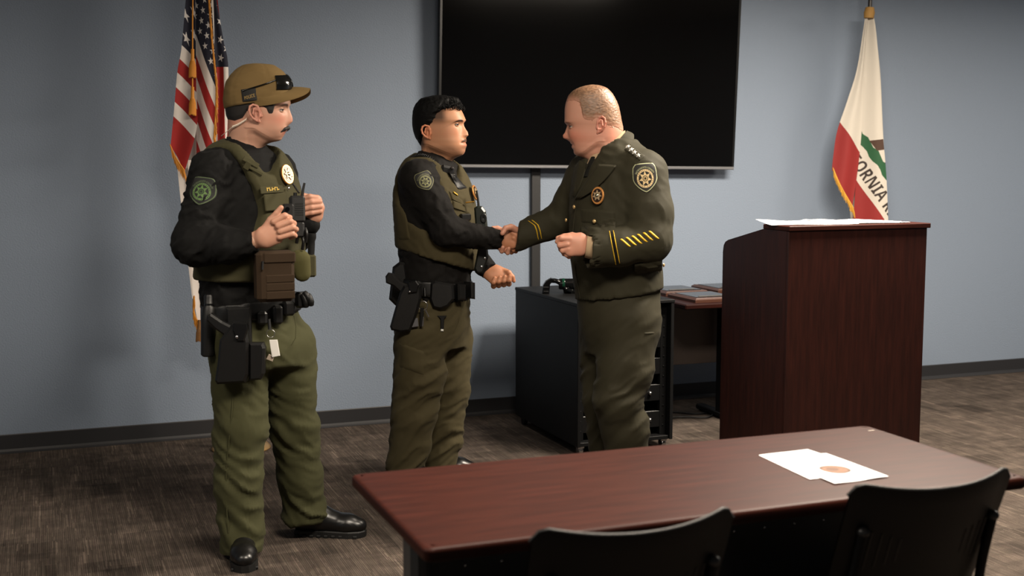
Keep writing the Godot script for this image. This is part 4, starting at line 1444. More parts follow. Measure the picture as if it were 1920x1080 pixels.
# shoe standing on the floor: heel at `at`, toe along dir
func shoe(at: Vector3, dir: Vector3, length := 0.30) -> void:
	var d := dir.normalized()
	var sd := Vector3(d.z, 0, -d.x)
	var leather := paint(Color(0.045, 0.043, 0.042), 0.33, 0.0, 0.5)
	var p := func(l: float, y: float, s := 0.0) -> Vector3: return at + d * (l * length) + Vector3(0, y, 0) + sd * s
	var F := Field.new(at - Vector3(0.4, 0.02, 0.4), at + Vector3(0.4, 0.24, 0.4), 0.0065)
	F.cap(p.call(0.12, 0.06), p.call(0.35, 0.06), 0.043, 0.044, 0.02)
	F.cap(p.call(0.35, 0.058), p.call(0.74, 0.045), 0.044, 0.046, 0.02, Vector3(0, 1, 0), 0.95)
	F.cap(p.call(0.74, 0.045), p.call(0.88, 0.042), 0.046, 0.036, 0.02, Vector3(0, 1, 0), 0.85)
	F.cap(p.call(0.14, 0.06), p.call(0.17, 0.16), 0.043, 0.045, 0.02)
	F.cap(p.call(0.18, 0.125), p.call(0.48, 0.066), 0.042, 0.036, 0.03)
	F.slice(at + Vector3(0, 0.024, 0), Vector3(0, -1, 0))
	F.slice(at + Vector3(0, 0.175, 0), Vector3(0, 1, 0))
	var m := M.new()
	F.into(m)
	var up := put("boot", m, leather, who)
	var out := PackedVector2Array()
	for q in [[0.0, 0.0], [0.02, 0.030], [0.10, 0.042], [0.35, 0.039], [0.62, 0.050], [0.78, 0.051], [0.92, 0.038], [0.99, 0.014], [0.99, -0.014], [0.92, -0.038], [0.78, -0.049], [0.62, -0.046], [0.35, -0.037], [0.10, -0.042], [0.02, -0.030]]:
		out.append(Vector2(q[0] * length, q[1]))
	var so := M.new()
	so.prism(out, 0.026, Transform3D(Basis(d, sd, Vector3.UP), at + Vector3(0, 0.0135, 0)), 0.004)
	for k in 9:
		for s in [-1, 1]: so.box(p.call(0.07 + k * 0.1, 0.006, s * 0.043), Vector3(0.016, 0.011, 0.012), 0.002, Basis(d, Vector3.UP, sd))
	put("sole", so, paint(Color(0.03, 0.03, 0.03), 0.6), up)
	var la := M.new()
	for k in 4:
		var l := 0.40 + k * 0.07
		var y := 0.113 - k * 0.0125
		la.tube([p.call(l, y - 0.008, -0.024), p.call(l + 0.02, y + 0.002, 0.0), p.call(l, y - 0.008, 0.024)], 0.0024, 6)
	put("lace", la, paint(Color(0.02, 0.02, 0.02), 0.8), up)

func core(m: M, lo: Vector3, hi: Vector3, bones: Array, skin: Color) -> void:
	var F := Field.new(lo, hi, 0.016)
	for b in bones: F.cap(b[0], b[1], b[2], b[3], 0.03)
	m.tint = skin
	F.into(m)
	m.tint = Color(1, 1, 1)

# where a point of the person's frame shows in the photograph's 1920 x 1080 frame
func pix(p: Vector3) -> Vector2:
	var r := (p + foot - Vector3(0, EYE, 0)).rotated(Vector3.RIGHT, PITCH)
	return Vector2(960.0 + FOCAL * r.x / -r.z, 540.0 - FOCAL * r.y / -r.z)

# finds the point of a garment that lies at a given place, so that gear can be fastened on it
class Spots:
	var cells := {}
	var m: M
	func _init(mesh: M, pix_of: Callable) -> void:
		m = mesh
		for i in m.v.size():
			if m.n[i].z < 0.02: continue
			var q: Vector2 = pix_of.call(m.v[i])
			var key := Vector2i(int(q.x / 8), int(q.y / 8))
			if not cells.has(key): cells[key] = []
			cells[key].append([q, i])
	func on(u: float, v: float) -> Array:
		var best := -1; var bz := -9.0
		var rr := 5.0
		while best < 0 and rr < 60.0:
			var k := int(rr / 8) + 1
			for dx in range(-k, k + 1):
				for dy in range(-k, k + 1):
					for e in cells.get(Vector2i(int(u / 8) + dx, int(v / 8) + dy), []):
						if (e[0] as Vector2).distance_to(Vector2(u, v)) < rr and m.v[e[1]].z > bz:
							bz = m.v[e[1]].z; best = e[1]
			rr *= 1.5
		if best < 0: return [Vector3.ZERO, Vector3(0, 0, 1)]
		return [m.v[best], m.n[best]]

	# smoothed depth of the near side at a place
	func depth(u: float, v: float, reach := 11.0) -> float:
		var top := -9.0
		var near := []
		var k := int(reach / 8) + 1
		for dx in range(-k, k + 1):
			for dy in range(-k, k + 1):
				for e in cells.get(Vector2i(int(u / 8) + dx, int(v / 8) + dy), []):
					var d := (e[0] as Vector2).distance_to(Vector2(u, v))
					if d < reach:
						var z := m.v[e[1]].z
						near.append([d, z]); top = maxf(top, z)
		if near.is_empty(): return (on(u, v)[0] as Vector3).z
		var s := 0.0; var w := 0.0
		for e in near:
			if e[1] > top - 0.045:
				var g := exp(-e[0] * e[0] / (reach * reach * 0.12))
				s += e[1] * g; w += g
		return s / w

# frame of a spot: x across, y up, z outwards; roll turns it about its normal
func frame(sp: Spots, u: float, v: float, off := 0.0, roll := 0.0, up := Vector3.UP) -> Transform3D:
	var h := sp.on(u, v)
	var z: Vector3 = h[1]
	var y := (up - z * up.dot(z)).normalized()
	var b := Basis(y.cross(z), y, z)
	b = Basis(z, roll) * b
	var q: Vector3 = h[0]
	var want := P(u, v, q.z)
	return Transform3D(b, Vector3(want.x, want.y, q.z) + z * off)

# outline given in the photograph's pixels, standing upright at depth z of the person's frame
func slab(called: String, outline: Array, z: float, thick: float, mat: Material, bev := 0.004, parent: Node = null, lean := 0.0) -> MeshInstance3D:
	var c := Vector2.ZERO
	for q in outline: c += Vector2(q[0], q[1])
	c /= outline.size()
	var mid := P(c.x, c.y, z)
	var poly := PackedVector2Array()
	for q in outline:
		var p := P(q[0], q[1], z) - mid
		poly.append(Vector2(p.x, p.y))
	var m := M.new()
	m.prism(poly, thick, Transform3D(Basis(Vector3.UP, lean), mid), bev)
	return put(called, m, mat, parent if parent else who)

# a piece of cloth sewn on a garment: rows of [left u, left v, right u, right v] down the piece
func applique(sp: Spots, rows: Array, off := 0.003, nu := 9, nv := 13, m: M = null, reach := 11.0) -> M:
	if m == null: m = M.new()
	var pts := []
	var uvs := PackedVector2Array()
	for j in nv:
		var t := float(j) / (nv - 1) * (rows.size() - 1)
		var k := mini(int(t), rows.size() - 2)
		var A: Array = rows[k]; var B: Array = rows[k + 1]
		var L := Vector2(A[0], A[1]).lerp(Vector2(B[0], B[1]), t - k)
		var R := Vector2(A[2], A[3]).lerp(Vector2(B[2], B[3]), t - k)
		for i in nu:
			var q := L.lerp(R, float(i) / (nu - 1))
			var edge := i == 0 or j == 0 or i == nu - 1 or j == nv - 1
			pts.append(P(q.x, q.y, sp.depth(q.x, q.y, reach) + (-0.002 if edge else off)))
			uvs.append(Vector2(float(i) / (nu - 1), float(j) / (nv - 1)))
	m.grid(pts, nu, nv, false, uvs, PackedColorArray(), true)
	return m

# shield-shaped cloth patch lying on a sleeve round the spot (u, v); w, h in metres, roll in radians
func sleeve_patch(sp: Spots, img: Image, uc: float, vc: float, w: float, h: float, roll: float) -> void:
	var at: Vector3 = sp.on(uc, vc)[0]
	var z := Vector3.ZERO
	for i in sp.m.v.size():
		if sp.m.v[i].distance_to(at) < 0.035: z += sp.m.n[i]
	z = z.normalized()
	var y := (Vector3.UP - z * z.y).normalized()
	var fr := Transform3D(Basis(z, roll) * Basis(y.cross(z), y, z), at)
	var inv := fr.affine_inverse()
	var near := []
	for i in sp.m.v.size():
		if sp.m.v[i].distance_to(at) < 0.095 and sp.m.n[i].dot(z) > 0.1: near.append(inv * sp.m.v[i])
	var m := M.new()
	var n := 25
	var pts := []
	var uvs := PackedVector2Array()
	for j in n:
		var t := float(j) / (n - 1)
		var half := shield_half(t)
		for i in n:
			var x := (float(i) / (n - 1) - 0.5) * 2.0 * half
			var q := Vector2(x * w, (0.5 - t) * h)
			var s := 0.0; var c := 1e-9
			for e in near:
				var g := exp(-((e.x - q.x) * (e.x - q.x) + (e.y - q.y) * (e.y - q.y)) / 0.0002)
				s += e.z * g; c += g
			var edge := i == 0 or j == 0 or i == n - 1 or j == n - 1
			pts.append(fr * Vector3(q.x, q.y, s / c + (-0.001 if edge else 0.0035)))
			uvs.append(Vector2(0.5 + x, t))
	m.grid(pts, n, n, false, uvs, PackedColorArray(), true)
	var pm := paint(Color(1, 1, 1), 0.75)
	pm.albedo_texture = tex(img)
	put("sleeve_patch", m, pm, who)

func lofted(rows: Array, turn: float) -> Array:
	# rows of [v, u, dz, half width, half depth], top first
	var out := []
	for r in rows:
		var p := P(r[1], r[0], r[2])
		out.push_front([p.y, p.x, p.z, r[3], r[4], turn])
	return out

# height (as a picture row) of a hairline given as [u, v] points along the near side
func hairline(line: Array, u: float) -> float:
	if u <= line[0][0]: return line[0][1]
	for i in line.size() - 1:
		if u <= line[i + 1][0]: return lerpf(line[i][1], line[i + 1][1], (u - line[i][0]) / (line[i + 1][0] - line[i][0]))
	return line[-1][1]

# ---------------------------------------------------------------- officer with the cap
func officer_one() -> void:
	person("person in olive cap, black shirt, olive vest and green trousers gripping the vest", 470, 4.6)
	var skin := lin(0.70, 0.535, 0.455)
	var body := M.new()
	# --- head and neck
	var hd := make_head(485, 205, 0.02, 1.0, 0.04, [
		[125, 488, 482, 0.004], [128, 506, 461, 0.040], [135, 523, 445, 0.058], [148, 535, 433, 0.071], [165, 541, 427, 0.077], [180, 543.5, 424, 0.079], [192, 544, 424, 0.078], [203, 540, 425, 0.075],
		[213, 540, 426, 0.073], [225, 538.5, 427.5, 0.070], [233, 537.5, 428, 0.069], [241, 538.5, 428, 0.067], [249, 533, 428, 0.064], [257, 528, 427, 0.060], [263, 522, 425, 0.056], [267, 503, 423, 0.055], [272, 494, 421, 0.056],
		[285, 489, 416, 0.064], [300, 492, 408, 0.080]],
		[[196, 0.0, 0.008], [203, 2.5, 0.007], [213, 5.5, 0.009], [222, 9.0, 0.012], [227, 9.5, 0.0135], [232, 5.5, 0.015], [236.5, 0.0, 0.014]], 207, 247)
	var px := 4.58 / FOCAL
	set_jaw(hd, 485, 205, 0.02, 1.0, Vector2(519, 263), Vector2(482, 240))
	var tone := func(x: float, h: float, y: float, _a: float) -> Color:
		var c := skin
		var ax := absf(x)
		c = c.lerp(lin(0.74, 0.44, 0.36), 0.5 * g2((ax - 0.045) / 0.022, (y - hd.eye.y + 0.035) / 0.022) + 0.35 * g2(x / 0.014, (y - hd.eye.y + 0.036) / 0.014))
		c = c.lerp(lin(0.66, 0.36, 0.31), 0.8 * exp(-pow((y - hd.mouth + 0.004) / 0.0065, 2.0)) * exp(-pow(x / 0.023, 4.0)) * float(h > 0.02))
		c = c.lerp(lin(0.14, 0.09, 0.07), 0.9 * clampf(1.6 * g2((ax - 0.031) / 0.020, (y - hd.eye.y - 0.0195 + 4.0 * pow(ax - 0.031, 2.0) * 5.0) / 0.0042), 0.0, 1.0) * float(h > 0.03))
		if h > -0.03: c = c.lerp(lin(0.50, 0.36, 0.30), 0.28 * clampf((hd.mouth + 0.012 - y) / 0.02, 0.0, 1.0) * clampf((y - hd.mouth + 0.05) / 0.012, 0.0, 1.0))
		return c
	hd.into(body, tone)
	add_eyes(hd, body, skin, lin(0.16, 0.10, 0.07))
	add_ear(body, P(482, 213, 0.02 + 0.076), (hd.fwd * 0.97 - hd.lat * 0.25).normalized(), (hd.lat + hd.fwd * -0.3).normalized(), 0.067, 0.041, lin(0.69, 0.48, 0.41))
	add_ear(body, P(482, 213, 0.02 - 0.076), (hd.fwd * 0.97 + hd.lat * 0.25).normalized(), (-hd.lat + hd.fwd * -0.3).normalized(), 0.067, 0.041, lin(0.69, 0.48, 0.41))
	# --- hands
	var hz := 0.265
	var q := func(u: float, v: float, dz: float, r: float) -> Array: return [P(u, v, hz + dz), r]
	var rw := P(474, 452, hz - 0.01)
	add_hand(body, [
		[q.call(514, 416, 0.012, 0.0125), q.call(534, 404.5, 0.006, 0.0115), q.call(543, 408, -0.024, 0.010), q.call(536, 415, -0.04, 0.009)],
		[q.call(522, 424, 0.014, 0.0125), q.call(544, 415, 0.006, 0.0118), q.call(551, 419, -0.024, 0.010), q.call(543, 425, -0.04, 0.009)],
		[q.call(525, 434, 0.012, 0.012), q.call(549, 426.5, 0.004, 0.0113), q.call(555, 430, -0.024, 0.0098), q.call(547, 435, -0.038, 0.009)],
		[q.call(524, 445, 0.008, 0.011), q.call(548, 438.5, 0.0, 0.0103), q.call(553, 442, -0.022, 0.009), q.call(545, 446, -0.034, 0.008)],
		[q.call(496, 432, -0.004, 0.017), q.call(508, 413, -0.002, 0.0145), q.call(519, 400, 0.002, 0.0115), q.call(527, 389.5, 0.002, 0.0095)]],
		lin(0.70, 0.515, 0.43), P(468, 475, hz - 0.075), P(565, 380, hz + 0.06),
		[[rw, P(500, 443, hz), 0.030, 0.036], [P(498, 440, hz), P(518, 421, hz), 0.034, 0.022], [P(498, 446, hz), P(520, 437, hz), 0.034, 0.026], [P(500, 448, hz), P(520, 447, hz - 0.003), 0.030, 0.020]], Vector3(0.25, 0.1, 1), 0.62)
	var lz := 0.06
	var l := func(u: float, v: float, dz: float, r: float) -> Array: return [P(u, v, lz + dz), r]
	add_hand(body, [
		[l.call(594, 371, 0.0, 0.0115), l.call(581, 369, 0.018, 0.0108), l.call(569, 372, 0.016, 0.0095)],
		[l.call(599, 378, 0.0, 0.0118), l.call(584, 378.5, 0.02, 0.0108), l.call(568, 382, 0.018, 0.0098)],
		[l.call(600, 387, 0.0, 0.0115), l.call(584, 389, 0.02, 0.0105), l.call(567, 393, 0.018, 0.0095)],
		[l.call(600, 396, -0.003, 0.0108), l.call(584, 399, 0.016, 0.0098), l.call(568, 402.5, 0.014, 0.009)],
		[l.call(590, 380, -0.03, 0.013), l.call(578, 370, -0.028, 0.012), l.call(568, 366, -0.02, 0.010)]],
		lin(0.69, 0.505, 0.42), P(556, 432, lz - 0.06), P(612, 355, lz + 0.06),
		[[P(583, 418, lz - 0.03), P(591, 404, lz - 0.02), 0.027, 0.030], [P(590, 404, lz - 0.018), P(594, 376, lz - 0.012), 0.027, 0.022], [P(592, 402, lz - 0.018), P(598, 390, lz - 0.010), 0.026, 0.024]], Vector3(0.5, 0, 1), 0.6)
	# the rest of the body under the clothes
	core(body, Vector3(-0.4, 0.05, -0.4), Vector3(0.45, 1.62, 0.42), [
		[P(470, 600), P(462, 330), 0.10, 0.11], [P(460, 330), P(462, 280), 0.08, 0.05], [P(400, 325, 0.13), P(362, 458, 0.2), 0.05, 0.045], [P(362, 458, 0.2), P(474, 452, hz - 0.01), 0.045, 0.028],
		[P(515, 325, -0.13), P(556, 440, -0.12), 0.05, 0.042], [P(556, 440, -0.12), P(583, 418, lz - 0.03), 0.04, 0.026], [P(400, 325, 0.13), P(515, 325, -0.13), 0.06, 0.06],
		[P(450, 620, 0.07), P(450, 800, 0.1), 0.08, 0.06], [P(450, 800, 0.1), P(452, 1015, 0.12), 0.06, 0.04], [P(535, 620, -0.07), P(552, 800, -0.08), 0.08, 0.06], [P(552, 800, -0.08), P(570, 965, -0.14), 0.06, 0.04]], skin)
	put("body", body, skin_mat(), who)
	# --- hair under the cap, moustache
	var hair := M.new()
	var line := [[424, 222], [440, 226], [455, 221], [463, 209], [470, 203], [480, 199], [490, 199], [500, 204], [503, 213], [511, 213], [514, 203], [517, 192], [520, 150]]
	hd.shell(hair, func(y: float, a: float) -> float:
		var v := 205.0 - y / px
		if v < 176.0: return -0.006
		var e := (hairline(line, pix(hd.point(y, absf(wrapf(a, -PI, PI)))).x) - v) / 6.0
		return clampf(0.0005 + 0.003 * e, -0.006, 0.0035), -0.06, 180, 120)
	var dark_hair := paint(Color(0.075, 0.055, 0.045), 0.6)
	bump(dark_hair, 0.4, 3.0, Vector3(14, 14, 14))
	put("hair", hair, dark_hair, who)
	var mu := Field.new(P(500, 258, -0.05), P(560, 226, 0.09), 0.0025)
	for s in [-1.0, 1.0]:
		mu.cap(hd.o + hd.fwd * ((539.5 - 485) * px) + Vector3(0, (205 - 239.5) * px, 0) + hd.lat * s * 0.006, hd.o + hd.fwd * ((535.0 - 485) * px) + Vector3(0, (205 - 241.5) * px, 0) + hd.lat * s * 0.019, 0.0072, 0.0065, 0.004)
		mu.cap(hd.o + hd.fwd * ((535.0 - 485) * px) + Vector3(0, (205 - 241.5) * px, 0) + hd.lat * s * 0.019, hd.o + hd.fwd * ((528.5 - 485) * px) + Vector3(0, (205 - 246.5) * px, 0) + hd.lat * s * 0.027, 0.0065, 0.0042, 0.004)
	var mm := M.new(); mu.into(mm)
	put("moustache", mm, dark_hair, who)
	# --- cap
	var cap_m := fabric(Color(0.40, 0.325, 0.20), 0.5)
	var ch := make_head(485, 205, 0.02, 1.0, 0.04, [
		[120.5, 488, 482, 0.004], [122.5, 508, 466, 0.036], [128, 523, 450, 0.056], [138, 535, 438, 0.072], [152, 542.5, 428, 0.083], [168, 546, 422, 0.089], [185, 547, 420.5, 0.090], [206, 546, 422, 0.088]], [], 400, 400)
	ch.eye.y = -9.0; ch.mouth = -9.0
	ch.flat_front = 2.1
	var cm := M.new()
	var pts := []
	for j in 60:
		var t := float(j) / 59
		for i in 90:
			var a := TAU * i / 90
			var vb := 196.0 - 8.5 * cos(a)
			var v := 120.6 + (vb - 120.6) * pow(t, 1.4)
			var pt := ch.point((205.0 - v) * px, a, -0.0035 if j == 59 else 0.0)
			# panel seams
			var seam := exp(-pow(sin(a * 3.0) / 0.06, 2.0))
			pts.append(pt - (pt - ch.o).normalized() * 0.0014 * seam)
	cm.grid(pts, 90, 60, true, PackedVector2Array(), PackedColorArray(), ch.lat.cross(ch.fwd).y > 0.0)
	var nz := noise_img(0, 9.0, 31, 3)
	ruffle(cm, func(p: Vector3, _n: Vector3) -> float: return 0.0035 * nz.get_noise_3dv(p * Vector3(1.0, 1.8, 1.0)))
	var cap_o := put("cap", cm, cap_m, who)
	cap_o.set_meta("label", "olive brown baseball cap")
	var bt := M.new(); bt.ball(P(459, 125.5, 0.02), Vector3(0.009, 0.004, 0.009)); put("button", bt, cap_m, cap_o)
	var br := M.new()
	for layer in 2:
		var bp := []
		for j in 14:
			for i in 31:
				var r := float(j) / 13; var aa := -1.0 + 2.0 * i / 30
				var ang := aa * 1.42
				var inn := ch.at((205.0 - lerpf(164.0, 188.5, pow(absf(aa), 0.75))) * px, ang)
				var reach := 0.074 * pow(maxf(cos(aa * PI / 2), 0.0), 0.42)
				var lx := inn.x * (1.0 - 0.10 * r)
				var fw := inn.y + reach * r
				var y := (205.0 - lerpf(164.0, 188.5, pow(absf(aa), 0.75))) * px + r * (0.004 - 0.020 * absf(aa)) - 0.009 * r * r
				bp.append(ch.o + ch.lat * lx + ch.fwd * fw + Vector3(0, y + (0.0 if layer == 0 else -0.0042 * (1.0 if j < 13 else 0.3)), 0))
		br.grid(bp, 31, 14, false, PackedVector2Array(), PackedColorArray(), layer == 1)
	put("brim", br, cap_m, cap_o)
	# sunglasses pushed up on the cap
	var gl := M.new()
	for s in [-1.0, 1.0]:
		var lens := []
		for j in 9:
			for i in 13:
				var a := -0.25 + 1.0 * i / 12
				var v := 141.0 + 26.0 * j / 8 + 4.0 * i / 12.0
				lens.append(ch.point((205.0 - v) * px, s * a * 1.1, 0.007 + 0.004 * sin(PI * j / 8.0)))
		gl.grid(lens, 13, 9, false, PackedVector2Array(), PackedColorArray(), s > 0)
	var tl := []
	for i in 12: tl.append(ch.point((205.0 - (152.0 + 22.0 * i / 11.0)) * px, 0.75 + 0.95 * i / 11.0, 0.004))
	gl.tube(tl, 0.0028, 8)
	put("sunglasses", gl, paint(Color(0.05, 0.05, 0.045), 0.12), who)
	var pim := Image.create(128, 96, false, Image.FORMAT_RGB8)
	pim.fill(Color(0.035, 0.033, 0.03))
	letter(pim, "POLICE", Color(0.55, 0.45, 0.24), func(p: Vector2) -> Vector2: return Vector2(68 + p.x * 27.0 - p.y * 3.0, 62 - p.y * 34.0 - p.x * 4.0))
	var pp := ch.point((205.0 - 181.0) * px, PI / 2 - 0.03, 0.0015)
	patch("cap_patch", pim, pp, hd.lat, Vector3(-0.12, 1, 0), 0.056, 0.046, 0.09, func(_v: float) -> float: return 0.5).reparent(cap_o)
	# curly earpiece tube
	var coil := M.new()
	var cp := []
	for k in 150:
		var t := k / 149.0
		var c := P(462 - 27 * t, 224 + 14.5 * t + 1.5 * sin(t * PI), 0.02 + 0.073 - 0.018 * t)
		var a := t * TAU * 11
		cp.append(c + Vector3(0.3 * cos(a), cos(a), 0) * 0.0045 + Vector3(0, 0, sin(a) * 0.0045))
	coil.tube(cp, 0.0013, 5)
	coil.tube([P(435, 238.5, 0.075), P(425, 247, 0.06), P(415, 255, 0.03)], 0.0012, 5)
	put("earpiece_coil", coil, paint(Color(0.88, 0.84, 0.78), 0.3), who)
	# --- shirt
	var tn := deg_to_rad(130)
	var trunk := lofted([[256, 458, 0, 0.062, 0.062], [268, 456, 0, 0.075, 0.072], [285, 455, 0, 0.125, 0.092], [305, 455, 0, 0.175, 0.115], [340, 458, 0, 0.200, 0.140], [400, 464, 0, 0.200, 0.150], [470, 466, 0, 0.192, 0.155], [540, 464, 0, 0.185, 0.155], [600, 470, 0, 0.185, 0.155]], tn)
	var SF := Field.new(Vector3(-0.36, 0.85, -0.33), Vector3(0.34, 1.64, 0.36), 0.0085)
	SF.loft(trunk, 0.02)
	var sh := P(398, 322, 0.135); var el := P(366, 456, 0.205); var cu := P(477, 453, hz - 0.008)
	SF.cap(P(425, 318, 0.07), sh, 0.068, 0.070, 0.04)
	SF.cap(sh, el, 0.076, 0.074, 0.03)
	SF.cap(el, P(430, 460, 0.235), 0.074, 0.062, 0.03)
	SF.cap(P(430, 460, 0.235), cu, 0.062, 0.037, 0.02)
	var cd := (cu - P(430, 460, 0.235)).normalized()
	SF.slice(cu, cd, cu, 0.075)
	var s2 := P(518, 322, -0.135); var e2 := P(552, 440, -0.13); var c2 := P(581, 420, lz - 0.035)
	SF.cap(s2, e2, 0.078, 0.06, 0.03)
	SF.cap(e2, c2, 0.058, 0.038, 0.03)
	SF.slice(P(462, 259, 0), Vector3(0.2, 1, 0.12).normalized(), P(460, 255), 0.14)
	var shm := M.new(); SF.into(shm)
	folds(shm, func(p: Vector3) -> float: return 0.010 if p.x < -0.02 or p.y < 1.2 else 0.004, 8.0, Vector3(1.0, 1.6, 1.0), 5, -0.5)
	put("shirt", shm, fabric(Color(0.040, 0.039, 0.039), 0.3, 0.8), who)
	# --- vest
	var VF := Field.new(Vector3(-0.32, 1.0, -0.33), Vector3(0.34, 1.60, 0.36), 0.0085)
	VF.loft(lofted([[258, 452, 0, 0.060, 0.060], [272, 455, 0, 0.118, 0.108], [285, 456, 0, 0.150, 0.130], [305, 457, 0, 0.180, 0.150], [340, 460, 0, 0.205, 0.172], [400, 466, 0, 0.212, 0.182], [470, 468, 0, 0.210, 0.185], [520, 466, 0, 0.205, 0.18]], tn), 0.02, 0.0, 2.25)
	# arm openings, neck opening, lower hem rising to the sides
	VF.cap(P(382, 322, 0.20), P(424, 395, 0.265), 0.130, 0.150, 0.02, Vector3.ZERO, 1.0, true)
	VF.cap(P(424, 395, 0.265), P(440, 460, 0.31), 0.150, 0.125, 0.02, Vector3.ZERO, 1.0, true)
	VF.cap(P(535, 330, -0.25), P(545, 420, -0.25), 0.115, 0.12, 0.02, Vector3.ZERO, 1.0, true)
	VF.cap(P(462, 225, 0.0), P(478, 275, 0.02), 0.098, 0.092, 0.015, Vector3.ZERO, 1.0, true)
	VF.cap(P(486, 280, 0.06), P(527, 322, 0.13), 0.075, 0.030, 0.015, Vector3.ZERO, 1.0, true)
	VF.slice(P(470, 528, 0), Vector3(-0.05, -1, -0.1).normalized())
	var vm := M.new(); VF.into(vm)
	folds(vm, func(_p: Vector3) -> float: return 0.0028, 7.0, Vector3(1, 1.4, 1), 8, 0.3)
	var olive := fabric(Color(0.235, 0.225, 0.150), 0.6)
	put("vest", vm, olive, who).set_meta("label", "olive load-bearing vest")
	gear_one(Spots.new(vm, pix), Spots.new(shm, pix), olive, hz)
	# --- trousers
	var TF := Field.new(Vector3(-0.30, 0.02, -0.30), Vector3(0.36, 1.0, 0.33), 0.0088)
	TF.loft(lofted([[560, 470, 0, 0.180, 0.150], [600, 474, 0, 0.188, 0.158], [640, 484, 0, 0.190, 0.165], [680, 492, 0, 0.165, 0.150]], tn), 0.03)
	TF.cap(P(448, 645, 0.075), P(451, 800, 0.10), 0.112, 0.092, 0.04)
	TF.cap(P(451, 800, 0.10), P(447, 905, 0.115), 0.092, 0.084, 0.03)
	TF.cap(P(447, 905, 0.115), P(454, 1030, 0.125), 0.084, 0.077, 0.03)
	TF.cap(P(540, 650, -0.065), P(551, 800, -0.08), 0.110, 0.088, 0.04)
	TF.cap(P(551, 800, -0.08), P(562, 890, -0.11), 0.088, 0.082, 0.03)
	TF.cap(P(562, 890, -0.11), P(574, 985, -0.135), 0.082, 0.082, 0.03)
	TF.slice(P(454, 1035, 0.125), Vector3(0.05, -1, 0.1).normalized(), P(454, 1060, 0.125), 0.2)
	TF.slice(P(574, 977, -0.135), Vector3(0.1, -1, 0.1).normalized(), P(574, 1010, -0.135), 0.2)
	var tm := M.new(); TF.into(tm)
	folds(tm, func(p: Vector3) -> float: return 0.0075 + 0.007 * exp(-pow((p.y - 0.45) / 0.15, 2.0)) + 0.011 * exp(-pow((p.y - 0.10) / 0.10, 2.0)), 4.6, Vector3(0.55, 2.0, 0.55), 14, 0.75)
	var green := fabric(Color(0.235, 0.235, 0.150), 0.5)
	put("trousers", tm, green, who).set_meta("label", "olive green duty trousers")
	waist_one(Spots.new(tm, pix), tn, green)
	shoe(P(452, 1052, 0.03) * Vector3(1, 0, 1), Vector3(0.28, 0, 1.0))
	shoe(P(553, 1012, -0.155) * Vector3(1, 0, 1), Vector3(1.0, 0, 0.10), 0.295)

